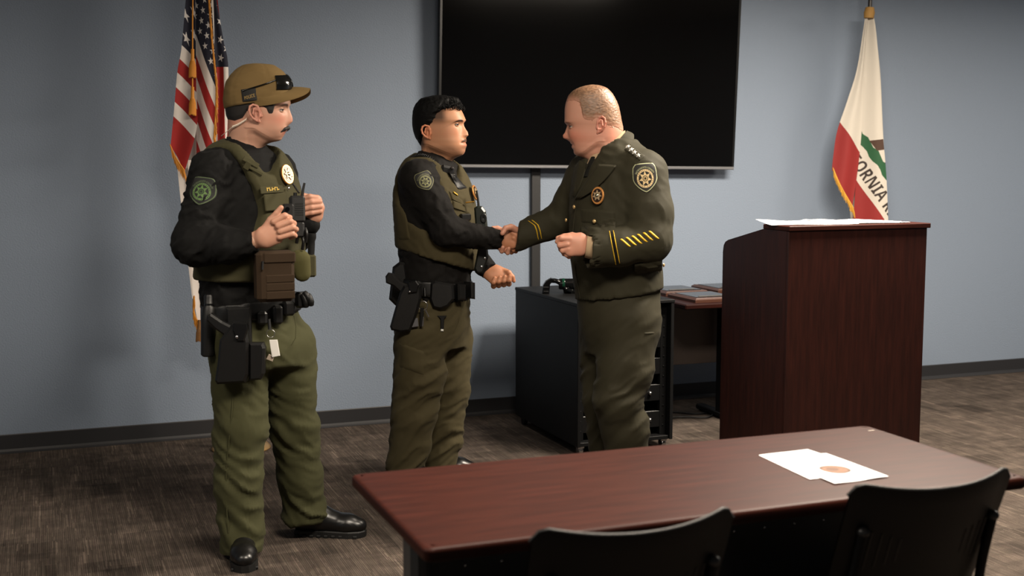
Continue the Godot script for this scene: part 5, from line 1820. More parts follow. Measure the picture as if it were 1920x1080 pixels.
func gear_one(sp: Spots, ss: Spots, olive: Material, hz: float) -> void:
	var black := paint(Color(0.035, 0.035, 0.036), 0.45)
	# sleeve patch
	sleeve_patch(ss, shield_img(Color(0.035, 0.04, 0.034), Color(0.30, 0.36, 0.24), Color(0.31, 0.42, 0.22), Color(0.18, 0.28, 0.12)), 380, 357, 0.100, 0.108, -0.13)
	# shoulder strap with a buckle
	var st := M.new()
	for q in [[470, 305, 0.062, 0.020], [478, 320, 0.06, 0.012]]:
		var t := frame(sp, q[0], q[1], 0.004, -0.55)
		st.box(t.origin, Vector3(q[2], q[3], 0.007), 0.002, t.basis)
	var tb := frame(sp, 465, 311, 0.010, -0.55)
	st.box(tb.origin, Vector3(0.022, 0.03, 0.006), 0.002, tb.basis)
	put("shoulder_strap", st, olive, who)
	# pocket panel with flap seam and name tape
	var t1 := frame(sp, 508, 356, 0.005, 0.05)
	var nt := M.new(); nt.box(t1.origin, Vector3(0.098, 0.026, 0.005), 0.0015, t1.basis)
	var tape := put("name_tape", nt, olive, who)
	var gold := paint(Color(0.80, 0.66, 0.30), 0.4)
	for k in 5:
		var c := t1.origin + t1.basis * Vector3(-0.018 + k * 0.011, 0.002, 0.003)
		var lm := M.new()
		lm.box(c + t1.basis * Vector3(-0.003, 0, 0), Vector3(0.0028, 0.013, 0.0012), 0.0003, t1.basis)
		lm.box(c + t1.basis * Vector3(0.002, [0.004, -0.004, 0.0, 0.005, -0.003][k], 0), Vector3(0.006, 0.003, 0.0012), 0.0003, t1.basis)
		put("stitched_letter", lm, gold, tape)
	var fl := M.new()
	var t2 := frame(sp, 515, 379, 0.0045, 0.05)
	fl.box(t2.origin, Vector3(0.10, 0.062, 0.008), 0.003, t2.basis)
	put("chest_pocket", fl, olive, who)
	var sn := M.new(); var t3 := frame(sp, 540, 353, 0.004); sn.ball(t3.origin, Vector3(0.005, 0.005, 0.003), t3.basis)
	put("snap", sn, chrome, who)
	# badge
	var t4 := frame(sp, 537, 328, 0.006, -0.25)
	star_badge(t4, 0.030, 0.040)
	# radio with its aerial, camera, coiled lead
	var t5 := frame(sp, 556, 388, 0.03)
	var rd := M.new()
	var rb := Basis(Vector3.UP, 0.35)
	var ro := P(557, 392, 0.17)
	rd.box(ro, Vector3(0.056, 0.098, 0.034), 0.008, rb)
	rd.box(ro + Vector3(0, -0.075, 0), Vector3(0.05, 0.06, 0.032), 0.008, rb)
	var radio := put("radio", rd, bump(paint(Color(0.035, 0.035, 0.037), 0.5), 0.3, 1.0, Vector3(10, 10, 10)), who)
	var gr := M.new()
	for k in 6: gr.box(ro + rb * Vector3(0.005, 0.02 - k * 0.008, 0.0175), Vector3(0.03, 0.003, 0.002), 0.0005, rb)
	put("speaker_grille", gr, black, radio).set_meta("kind", "stuff")
	var an := M.new()
	an.tube([P(566.5, 369, 0.165), P(568, 356, 0.165), P(571, 343, 0.163)], [0.0062, 0.0048, 0.0042], 10)
	put("aerial", an, black, radio)
	var kn := M.new(); kn.tube([ro + Vector3(-0.006, 0.047, 0), ro + Vector3(-0.006, 0.06, 0)], 0.007, 12); put("knob", kn, black, radio)
	var bc := M.new(); bc.box(P(540, 397, 0.215), Vector3(0.042, 0.058, 0.028), 0.007, rb)
	var cam := put("body_camera", bc, black, who)
	var ln := M.new(); ln.tube([P(539, 392, 0.225), P(539, 392, 0.236)], 0.008, 14); put("lens", ln, paint(Color(0.02, 0.02, 0.025), 0.08), cam)
	var ld := M.new()
	var cp := []
	for k in 130:
		var t := k / 129.0
		var c := P(549 + 12 * t, 344 + 18 * t, 0.115 + 0.04 * t)
		var a := t * TAU * 10
		cp.append(c + Vector3(cos(a) * 0.5, 0.3 * cos(a), sin(a)) * 0.0055)
	ld.tube(cp, 0.0015, 5)
	put("coiled_lead", ld, black, who)
	# brown pouch: box with flap, webbing bars and a zip pull
	var brown := fabric(Color(0.185, 0.138, 0.092), 0.6)
	var pb := Basis(Vector3.UP, 0.42)
	var po := P(514, 517, 0.225)
	var pm := M.new()
	pm.box(po, Vector3(0.138, 0.185, 0.075), 0.014, pb)
	var pouch := put("utility_pouch", pm, brown, who)
	pouch.set_meta("label", "brown nylon utility pouch")
	var fp := M.new(); fp.box(po + pb * Vector3(0.012, 0.068, 0.036), Vector3(0.118, 0.04, 0.014), 0.005, pb); put("flap", fp, brown, pouch)
	for k in 3:
		var w := M.new(); w.box(po + pb * Vector3(0.014, -0.008 - k * 0.030, 0.0372), Vector3(0.104, 0.0275, 0.005), 0.002, pb); put("webbing_bar", w, brown, pouch)
	var zp := M.new(); zp.tube([po + pb * Vector3(-0.050, 0.058, 0.044), po + pb * Vector3(-0.052, 0.028, 0.046)], 0.004, 8); put("zip_pull", zp, black, pouch)
	# green pouch and torch
	var gp := M.new()
	var G := Field.new(P(545, 540, 0.0), P(586, 460, 0.26), 0.005)
	G.cap(P(562, 488, 0.15), P(567, 512, 0.145), 0.040, 0.032, 0.01, Vector3(0.3, 0, 1).normalized(), 0.6)
	G.into(gp)
	put("round_pouch", gp, fabric(Color(0.27, 0.26, 0.15), 0.5), who)
	var tp := M.new(); tp.box(P(583, 498, 0.075), Vector3(0.034, 0.085, 0.036), 0.007, pb); put("torch_pouch", tp, olive, who)
	var to := M.new(); to.tube([P(583, 482, 0.075), P(584, 460, 0.075), P(584, 452, 0.075), P(584.5, 446, 0.075), P(584.5, 438, 0.075)], [0.0125, 0.013, 0.013, 0.0165, 0.0165], 16); put("torch", to, black, who)
	var sg := M.new()
	for q in [[555, 440], [566, 452], [572, 438]]: sg.tube(spline([P(q[0], q[1] - 10, 0.16), P(q[0] + 3, q[1], 0.17), P(q[0] + 1, q[1] + 16, 0.165)], 5), 0.006, 8)
	put("loose_strap", sg, black, who).set_meta("kind", "stuff")
	var rg := M.new()
	var rr := []
	for k in 17: rr.append(P(594, 385.5, 0.062) + Vector3(0.25 * cos(TAU * k / 16), cos(TAU * k / 16) * 0.98, sin(TAU * k / 16)) * 0.0112)
	rg.tube(rr, 0.0018, 6)
	put("finger_ring", rg, paint(Color(0.1, 0.1, 0.1), 0.3, 0.8), who)

# oval gold badge with a seven-pointed silver star
func star_badge(t: Transform3D, rx: float, ry: float) -> void:
	var m := M.new()
	m.prism(circle(Vector2.ZERO, rx, ry, 28), 0.006, t, 0.002)
	var b := put("badge", m, paint(Color(0.78, 0.54, 0.30), 0.35, 0.6), who)
	b.set_meta("label", "oval gold badge with a star")
	var r := M.new()
	r.prism(circle(Vector2.ZERO, rx * 0.78, ry * 0.78, 28), 0.002, t.translated_local(Vector3(0, 0, 0.0032)), 0.0005)
	put("enamel", r, paint(Color(0.16, 0.09, 0.05), 0.3, 0.4), b)
	var s := M.new()
	s.prism(star(Vector2.ZERO, minf(rx, ry) * 0.80, 7, 0.55, PI / 2), 0.004, t.translated_local(Vector3(0, 0, 0.005)), 0.001)
	put("star", s, paint(Color(0.62, 0.54, 0.42), 0.42, 0.5), b)
	var c := M.new()
	c.ball(t * Vector3(0, 0, 0.007), Vector3(rx * 0.28, rx * 0.28, 0.004), t.basis)
	put("centre_seal", c, paint(Color(0.75, 0.72, 0.62), 0.25, 1.0), b)

func waist_one(sp: Spots, tn: float, green: Material) -> void:
	var leather := bump(paint(Color(0.035, 0.034, 0.034), 0.42), 0.25, 0.8, Vector3(8, 8, 8))
	var BF := Field.new(Vector3(-0.30, 0.80, -0.28), Vector3(0.30, 1.05, 0.30), 0.008)
	BF.loft(lofted([[545, 470, 0, 0.196, 0.166], [600, 473, 0, 0.202, 0.172], [640, 476, 0, 0.205, 0.175]], tn), 0.005)
	BF.slice(P(470, 566, 0.15), Vector3(-0.10, 1, 0.0).normalized())
	BF.slice(P(470, 601, 0.15), Vector3(0.10, -1, 0.0).normalized())
	var bm := M.new(); BF.into(bm)
	put("duty_belt", bm, leather, who)
	# belt pouches and keepers
	for q in [[520, 590, 0.036, 0.07], [540, 578, 0.046, 0.055], [492, 596, 0.036, 0.05], [566, 562, 0.05, 0.06]]:
		var z := 0.175 - absf(q[0] - 490.0) * 0.0014
		var m := M.new(); m.box(P(q[0], q[1], z), Vector3(q[2], q[3], 0.04), 0.009, Basis(Vector3.UP, 0.15 + (q[0] - 480.0) * 0.008))
		put("belt_pouch", m, leather, who)
	var gv := M.new()
	for q in [[570, 548, 580, 566], [577, 552, 583, 573], [567, 552, 574, 576]]: gv.tube(spline([P(q[0], q[1], 0.09), P((q[0] + q[2]) / 2.0 + 2, (q[1] + q[3]) / 2.0, 0.095), P(q[2], q[3], 0.09)], 5), [0.010, 0.011, 0.012, 0.012, 0.012, 0.012, 0.013, 0.013, 0.012, 0.012, 0.009], 8)
	put("folded_gloves", gv, black_plastic, who)
	# baton holder
	var bt := M.new()
	bt.tube([P(392, 552, 0.15), P(392, 556, 0.15), P(393, 575, 0.155), P(393, 576, 0.155), P(391, 600, 0.165), P(390, 665, 0.17), P(390, 668, 0.17)], [0.014, 0.019, 0.019, 0.027, 0.028, 0.026, 0.02], 18)
	put("baton_holder", bt, leather, who)
	var rn := M.new(); rn.tube([P(393, 570, 0.154), P(393, 573, 0.155)], 0.0205, 18); put("baton_ring", rn, paint(Color(0.2, 0.2, 0.2), 0.2, 0.9), who)
	# holster, pistol in it
	slab("belt_plate", [[425, 578], [470, 576], [472, 640], [466, 660], [430, 655]], 0.205, 0.022, leather, 0.005)
	slab("holster", [[437, 606], [462, 608], [468, 640], [467, 700], [462, 716], [409, 719], [405, 712], [410, 680], [414, 636], [428, 618]], 0.235, 0.05, leather, 0.009)
	var guard := slab("holster_hood", [[438, 604], [464, 606], [465, 618], [458, 640], [445, 640], [437, 620]], 0.262, 0.012, paint(Color(0.05, 0.05, 0.052), 0.3), 0.004)
	var rv := M.new(); rv.ball(P(444, 632, 0.27), Vector3(0.006, 0.006, 0.004)); put("rivet", rv, chrome, guard)
	slab("pistol_grip", [[389, 591], [396, 587], [418, 602], [436, 611], [438, 622], [424, 630], [404, 616], [388, 600]], 0.235, 0.030, paint(Color(0.045, 0.045, 0.047), 0.42), 0.007)
	slab("magazine_pouch", [[468, 642], [494, 642], [498, 652], [496, 700], [490, 711], [468, 713]], 0.232, 0.034, leather, 0.008)
	# keys and tags
	var ks := M.new()
	ks.tube([P(504, 598, 0.205), P(506, 618, 0.21)], 0.006, 8)
	var keeper := put("key_keeper", ks, leather, who)
	var kr := M.new()
	var pts := []
	for k in 21: pts.append(P(507.5, 625, 0.213) + Vector3(sin(TAU * k / 20), cos(TAU * k / 20), 0) * 0.015)
	kr.tube(pts, 0.0011, 6)
	put("key_ring", kr, chrome, keeper)
	slab("key_tag", [[505, 637.5], [520, 637], [525, 667], [510, 670]], 0.212, 0.004, paint(Color(0.85, 0.84, 0.82), 0.45), 0.001, keeper)
	slab("key_tag", [[504, 664], [514, 668], [511, 678], [499, 673.5]], 0.206, 0.003, paint(Color(0.66, 0.60, 0.54), 0.5), 0.001, keeper)
	# outer seam of the right leg
	var ls := []
	for q in [[437, 742], [433, 790], [427, 850], [424, 900], [425, 950], [428, 1000]]: ls.append(P(q[0], q[1], sp.depth(q[0], q[1]) + 0.0005))
	var lm := M.new(); lm.tube(spline(ls, 8), 0.0022, 6); put("leg_seam", lm, green, who)
	# pocket outline stitched on the thigh
	var pk := M.new()
	pk.tube([P(551, 592, 0.105), P(555, 612, 0.12), P(554, 634, 0.125), P(546, 648, 0.13)], 0.0016, 5)
	put("pocket_seam", pk, green, who)

# ---------------------------------------------------------------- bareheaded officer shaking hands
func officer_two() -> void:
	person("person with curly black hair in dark shirt and olive vest shaking hands", 812, 5.55)
	var skin := lin(0.69, 0.495, 0.375)
	var body := M.new()
	var hd := make_head(825, 240, 0.0, 1.0, 0.34, [
		[189, 830, 822, 0.004], [192, 847, 804, 0.040], [198, 856, 792, 0.058], [207, 863, 785, 0.069], [217, 868, 781, 0.076], [226, 871, 779, 0.078], [233, 868.5, 779, 0.077], [241, 868, 780, 0.077], [250, 868.5, 782, 0.076],
		[258, 871, 785, 0.074], [264, 873.5, 788, 0.073], [268, 871.5, 789, 0.072], [272, 873.5, 790, 0.071], [278, 871, 791, 0.069], [285, 870, 791, 0.065], [290.5, 865, 791, 0.060], [295, 853, 791, 0.057], [300, 846, 790, 0.058], [310, 843, 786, 0.064], [324, 846, 778, 0.080]],
		[[229, 0.0, 0.008], [236, 2.5, 0.008], [243, 6.0, 0.0115], [249, 9.5, 0.0155], [253, 9.5, 0.017], [257, 4.0, 0.018], [260.5, 0.0, 0.015]], 234.5, 267.5)
	var px := 5.55 / FOCAL
	set_jaw(hd, 825, 240, 0.0, 1.0, Vector2(862, 291), Vector2(812, 270))
	var tone := func(x: float, h: float, y: float, a: float) -> Color:
		var c := skin
		var ax := absf(x)
		var v := 240.0 - y / px
		c = c.lerp(lin(0.72, 0.42, 0.30), 0.35 * g2((ax - 0.045) / 0.022, (y - hd.eye.y + 0.035) / 0.022))
		c = c.lerp(lin(0.74, 0.43, 0.36), 0.8 * exp(-pow((y - hd.mouth + 0.007) / 0.008, 2.0)) * exp(-pow(x / 0.025, 4.0)) * float(h > 0.02))
		# brows, moustache, beard shadow, clipped sides of the hair
		c = c.lerp(lin(0.08, 0.055, 0.045), clampf(1.7 * g2((ax - 0.032) / 0.019, (y - hd.eye.y - 0.0185 + 18.0 * pow(ax - 0.028, 2.0)) / 0.0045), 0.0, 0.95) * float(h > 0.03))
		c = c.lerp(lin(0.10, 0.07, 0.055), 0.85 * clampf(1.6 * exp(-pow((y - hd.mouth - 0.0115 + 14.0 * x * x) / 0.0055, 2.0)) * exp(-pow(x / 0.028, 6.0)), 0.0, 1.0) * float(h > 0.03))
		c = c.lerp(lin(0.30, 0.20, 0.14), 0.45 * clampf((hd.mouth - 0.008 - y) / 0.02, 0.0, 1.0) * clampf((y - hd.mouth + 0.058) / 0.014, 0.0, 1.0) * float(h > -0.045))
		var b := absf(wrapf(a, -PI, PI))
		c = c.lerp(lin(0.07, 0.06, 0.055), clampf((236.0 - v) / 14.0, 0.0, 1.0) * clampf((b - 0.98) / 0.22, 0.0, 1.0) * 0.8)
		c = c.lerp(lin(0.07, 0.06, 0.055), 0.85 * clampf((b - 2.0) / 0.25, 0.0, 1.0) * clampf((282.0 - v) / 12.0, 0.0, 1.0))
		return c
	hd.into(body, tone)
	add_eyes(hd, body, skin, lin(0.07, 0.045, 0.035))
	add_ear(body, P(803.5, 248, 0.062), (hd.fwd * 0.97 - hd.lat * 0.2).normalized(), (hd.lat - hd.fwd * 0.35).normalized(), 0.064, 0.042, lin(0.76, 0.49, 0.36))
	add_ear(body, hd.o - hd.lat * 0.076 - hd.fwd * 0.02 + Vector3(0, -0.02, 0), (hd.fwd * 0.97 + hd.lat * 0.2).normalized(), (-hd.lat - hd.fwd * 0.35).normalized(), 0.064, 0.042, lin(0.76, 0.49, 0.36))
	var hand_tone := lin(0.67, 0.46, 0.345)
	var q := func(u: float, v: float, dz: float, r: float) -> Array: return [P(u, v, dz), r]
	# right hand, in the clasp
	add_hand(body, [
		[q.call(961, 437, 0.160, 0.0125), q.call(973, 445, 0.160, 0.0115), q.call(977.5, 456, 0.142, 0.0105), q.call(974, 463, 0.120, 0.0095)],
		[q.call(963, 446, 0.160, 0.0125), q.call(974, 455, 0.150, 0.0115), q.call(974, 465, 0.128, 0.0105), q.call(968, 468, 0.106, 0.0095)],
		[q.call(961, 454, 0.156, 0.012), q.call(970, 463, 0.142, 0.011), q.call(967, 471, 0.118, 0.010), q.call(960, 470, 0.10, 0.009)],
		[q.call(957, 461, 0.150, 0.011), q.call(963, 469, 0.136, 0.010), q.call(959, 474, 0.116, 0.009)],
		[q.call(943, 438, 0.130, 0.016), q.call(953, 429, 0.110, 0.0135), q.call(963, 426, 0.088, 0.011)]],
		hand_tone, P(922, 482, 0.06), P(990, 412, 0.21),
		[[P(934, 450, 0.135), P(950, 448, 0.145), 0.032, 0.038], [P(948, 445, 0.145), P(961, 440, 0.157), 0.036, 0.026], [P(948, 452, 0.145), P(960, 456, 0.153), 0.036, 0.026]], Vector3(-0.15, 0.1, 1), 0.58)
	# left hand, half closed with the palm up
	var ch := []
	for k in 4:
		ch.append([q.call(928 + 8.2 * k, 517 - 1.0 * k, -0.005, 0.0115), q.call(925.5 + 9.6 * k, 536.5 - 1.4 * k, 0.016, 0.0122), q.call(925.5 + 9.7 * k, 529.5 - 1.4 * k, 0.044, 0.0112), q.call(928 + 9.4 * k, 521.5 - 1.2 * k, 0.042, 0.0095)])
	ch.append([q.call(944, 509, 0.0, 0.014), q.call(954, 511, 0.016, 0.0118), q.call(961, 519, 0.020, 0.0102), q.call(963.5, 527, 0.018, 0.0085)])
	add_hand(body, ch, hand_tone, P(900, 556, -0.07), P(975, 488, 0.10),
		[[P(914, 509, -0.005), P(928, 512, 0.0), 0.033, 0.040], [P(926, 511, 0.0), P(946, 516, 0.0), 0.038, 0.032], [P(920, 516, 0.008), P(927, 526, 0.012), 0.030, 0.024]], Vector3(0, 0.5, 1), 0.6)
	core(body, Vector3(-0.35, 0.05, -0.35), Vector3(0.35, 1.60, 0.35), [
		[P(815, 560), P(812, 350), 0.10, 0.10], [P(812, 350), P(815, 300), 0.07, 0.05], [P(787, 340, 0.13), P(840, 437, 0.19), 0.045, 0.04], [P(840, 437, 0.19), P(934, 450, 0.135), 0.038, 0.025],
		[P(846, 345, -0.13), P(878, 470, -0.1), 0.045, 0.04], [P(878, 470, -0.1), P(914, 509, -0.005), 0.036, 0.024], [P(787, 340, 0.12), P(846, 345, -0.12), 0.06, 0.06],
		[P(790, 600, 0.08), P(783, 750, 0.1), 0.08, 0.06], [P(783, 750, 0.1), P(762, 900, 0.09), 0.055, 0.035], [P(840, 600, -0.08), P(836, 750, -0.09), 0.08, 0.06], [P(836, 750, -0.09), P(822, 890, -0.1), 0.055, 0.035]], skin)
	put("body", body, skin_mat(), who)
	# --- hair
	var hair := M.new()
	var curl := FastNoiseLite.new()
	curl.seed = 4; curl.noise_type = FastNoiseLite.TYPE_CELLULAR; curl.frequency = 55.0; curl.cellular_return_type = FastNoiseLite.RETURN_DISTANCE
	var wob := noise_img(0, 22.0, 6, 2)
	var line := [[776, 270], [788, 272], [793, 258], [797, 246], [803, 240], [808, 234], [813, 225], [821, 215], [830, 207], [840, 203], [852, 202], [880, 204]]
	hd.shell(hair, func(y: float, a: float) -> float:
		var v := 240.0 - y / px
		var p := hd.point(y, a)
		var low := hairline(line, pix(hd.point(y, absf(wrapf(a, -PI, PI)))).x)
		var n := wob.get_noise_2d(y, a * 0.08)
		var e := (low + n * 5.0 - v) / 12.0
		if e < 0.0: return -0.006
		var top := clampf((225.0 - v) / 20.0, 0.0, 1.0)
		var th := lerpf(0.011, 0.020, top)
		return th * minf(1.0, 0.04 + e) + minf(1.0, e) * (0.006 * top + 0.001) * (curl.get_noise_3dv(p) + 0.7), -0.085, 220, 170)
	var hm := paint(Color(0.022, 0.020, 0.020), 0.65, 0.0, 0.3)
	put("hair", hair, hm, who)
	# loose curls standing off the top
	var cu := M.new()
	var rng := RandomNumberGenerator.new(); rng.seed = 12
	for k in 420:
		var a := rng.randf_range(-1.5, 1.5) if k % 3 else rng.randf_range(-PI, PI)
		var v := rng.randf_range(189.5, 206.0)
		var c := hd.point((240.0 - v) * px, a, 0.015) + Vector3(0, 0.012, 0) * clampf((205.0 - v) / 12.0, 0.0, 1.0)
		var x := Vector3(rng.randf_range(-1, 1), rng.randf_range(-0.3, 1), rng.randf_range(-1, 1)).normalized()
		var z := x.cross(Vector3(rng.randf(), rng.randf(), rng.randf())).normalized()
		var r := rng.randf_range(0.004, 0.0075)
		var ring := []
		for i in 8: ring.append(c + (x * cos(i * 0.75) + z * sin(i * 0.75)) * r + x.cross(z) * 0.0006 * i)
		cu.tube(ring, 0.0014, 4)
	var co := put("curls", cu, hm, who)
	co.set_meta("kind", "stuff")
	# --- shirt
	var tn := deg_to_rad(120)
	var SF := Field.new(Vector3(-0.33, 0.84, -0.32), Vector3(0.36, 1.62, 0.34), 0.0088)
	SF.loft(lofted([[284, 811, 0, 0.064, 0.064], [296, 811, 0, 0.082, 0.078], [310, 810, 0, 0.135, 0.100], [330, 810, 0, 0.178, 0.125], [370, 812, 0, 0.188, 0.150], [430, 814, 0, 0.184, 0.156], [500, 817, 0, 0.176, 0.156], [560, 816, 0, 0.176, 0.153]], tn), 0.02)
	var sh := P(784, 335, 0.135); var el := P(838, 434, 0.195); var cf := P(938, 450, 0.138)
	SF.cap(P(795, 330, 0.07), sh, 0.068, 0.078, 0.04)
	SF.cap(sh, el, 0.082, 0.066, 0.03)
	SF.cap(el, cf, 0.064, 0.041, 0.03)
	SF.slice(cf, (cf - el).normalized(), cf, 0.07)
	var s2 := P(846, 340, -0.135); var e2 := P(880, 470, -0.10); var c2 := P(918, 509, -0.003)
	SF.cap(s2, e2, 0.075, 0.058, 0.03)
	SF.cap(e2, c2, 0.056, 0.041, 0.03)
	SF.slice(c2, (c2 - e2).normalized(), c2, 0.07)
	SF.slice(P(815, 288, 0), Vector3(0.25, 1, 0.1).normalized(), P(815, 280), 0.15)
	var shm := M.new(); SF.into(shm)
	folds(shm, func(p: Vector3) -> float: return 0.010 if p.x > 0.0 or p.y < 1.15 else 0.005, 8.0, Vector3(1.0, 1.5, 1.0), 9, 0.9)
	var cloth_m := fabric(Color(0.060, 0.052, 0.047), 0.3, 0.8)
	put("shirt", shm, cloth_m, who)
	# --- vest
	var VF := Field.new(Vector3(-0.30, 0.98, -0.31), Vector3(0.33, 1.58, 0.34), 0.0088)
	VF.loft(lofted([[288, 800, 0, 0.060, 0.060], [298, 806, 0, 0.115, 0.108], [312, 808, 0, 0.150, 0.130], [335, 811, 0, 0.180, 0.155], [370, 814, 0, 0.195, 0.174], [430, 818, 0, 0.196, 0.180], [480, 820, 0, 0.194, 0.178], [525, 820, 0, 0.190, 0.176]], tn), 0.02, 0.0, 2.2)
	VF.cap(P(762, 345, 0.20), P(790, 390, 0.27), 0.125, 0.130, 0.02, Vector3.ZERO, 1.0, true)
	VF.cap(P(790, 390, 0.27), P(812, 420, 0.28), 0.122, 0.105, 0.02, Vector3.ZERO, 1.0, true)
	VF.cap(P(860, 345, -0.24), P(868, 420, -0.24), 0.11, 0.115, 0.02, Vector3.ZERO, 1.0, true)
	VF.cap(P(816, 255, 0.0), P(826, 297, 0.02), 0.095, 0.090, 0.015, Vector3.ZERO, 1.0, true)
	VF.cap(P(838, 300, 0.06), P(866, 340, 0.11), 0.07, 0.028, 0.015, Vector3.ZERO, 1.0, true)
	VF.slice(P(815, 486, 0.1), Vector3(-0.30, -1, 0.05).normalized())
	var vm := M.new(); VF.into(vm)
	folds(vm, func(_p: Vector3) -> float: return 0.0035, 8.0, Vector3(1, 1.4, 1), 18, 0.3)
	var olive := fabric(Color(0.245, 0.220, 0.145), 0.6)
	put("vest", vm, olive, who).set_meta("label", "olive load-bearing vest")
	# --- trousers
	var TF := Field.new(Vector3(-0.30, 0.02, -0.30), Vector3(0.30, 1.0, 0.30), 0.0092)
	TF.loft(lofted([[530, 816, 0, 0.172, 0.150], [570, 814, 0, 0.180, 0.156], [610, 812, 0, 0.180, 0.160], [650, 812, 0, 0.150, 0.150]], tn), 0.03)
	TF.cap(P(788, 625, 0.085), P(788, 700, 0.09), 0.120, 0.112, 0.03)
	TF.cap(P(788, 700, 0.09), P(777, 775, 0.09), 0.112, 0.100, 0.03)
	TF.cap(P(777, 775, 0.09), P(762, 880, 0.08), 0.100, 0.083, 0.03)
	TF.cap(P(842, 630, -0.08), P(839, 720, -0.09), 0.110, 0.098, 0.03)
	TF.cap(P(839, 720, -0.09), P(824, 880, -0.10), 0.098, 0.086, 0.03)
	TF.slice(P(790, 905, 0.0), Vector3(0, -1, 0))
	var tm := M.new(); TF.into(tm)
	folds(tm, func(p: Vector3) -> float: return 0.0075 + 0.007 * exp(-pow((p.y - 0.45) / 0.15, 2.0)) + 0.010 * exp(-pow((p.y - 0.12) / 0.12, 2.0)), 4.6, Vector3(0.55, 2.0, 0.55), 34, -0.8)
	var khaki := fabric(Color(0.250, 0.225, 0.150), 0.5)
	put("trousers", tm, khaki, who).set_meta("label", "khaki green duty trousers")
	shoe(P(735, 900, 0.085) * Vector3(1, 0, 1), Vector3(1.0, 0, 0.30), 0.29)
	shoe(P(778, 900, -0.12) * Vector3(1, 0, 1), Vector3(1.0, 0, 0.05), 0.29)
	gear_two(Spots.new(vm, pix), Spots.new(shm, pix), Spots.new(tm, pix), olive, khaki, tn)

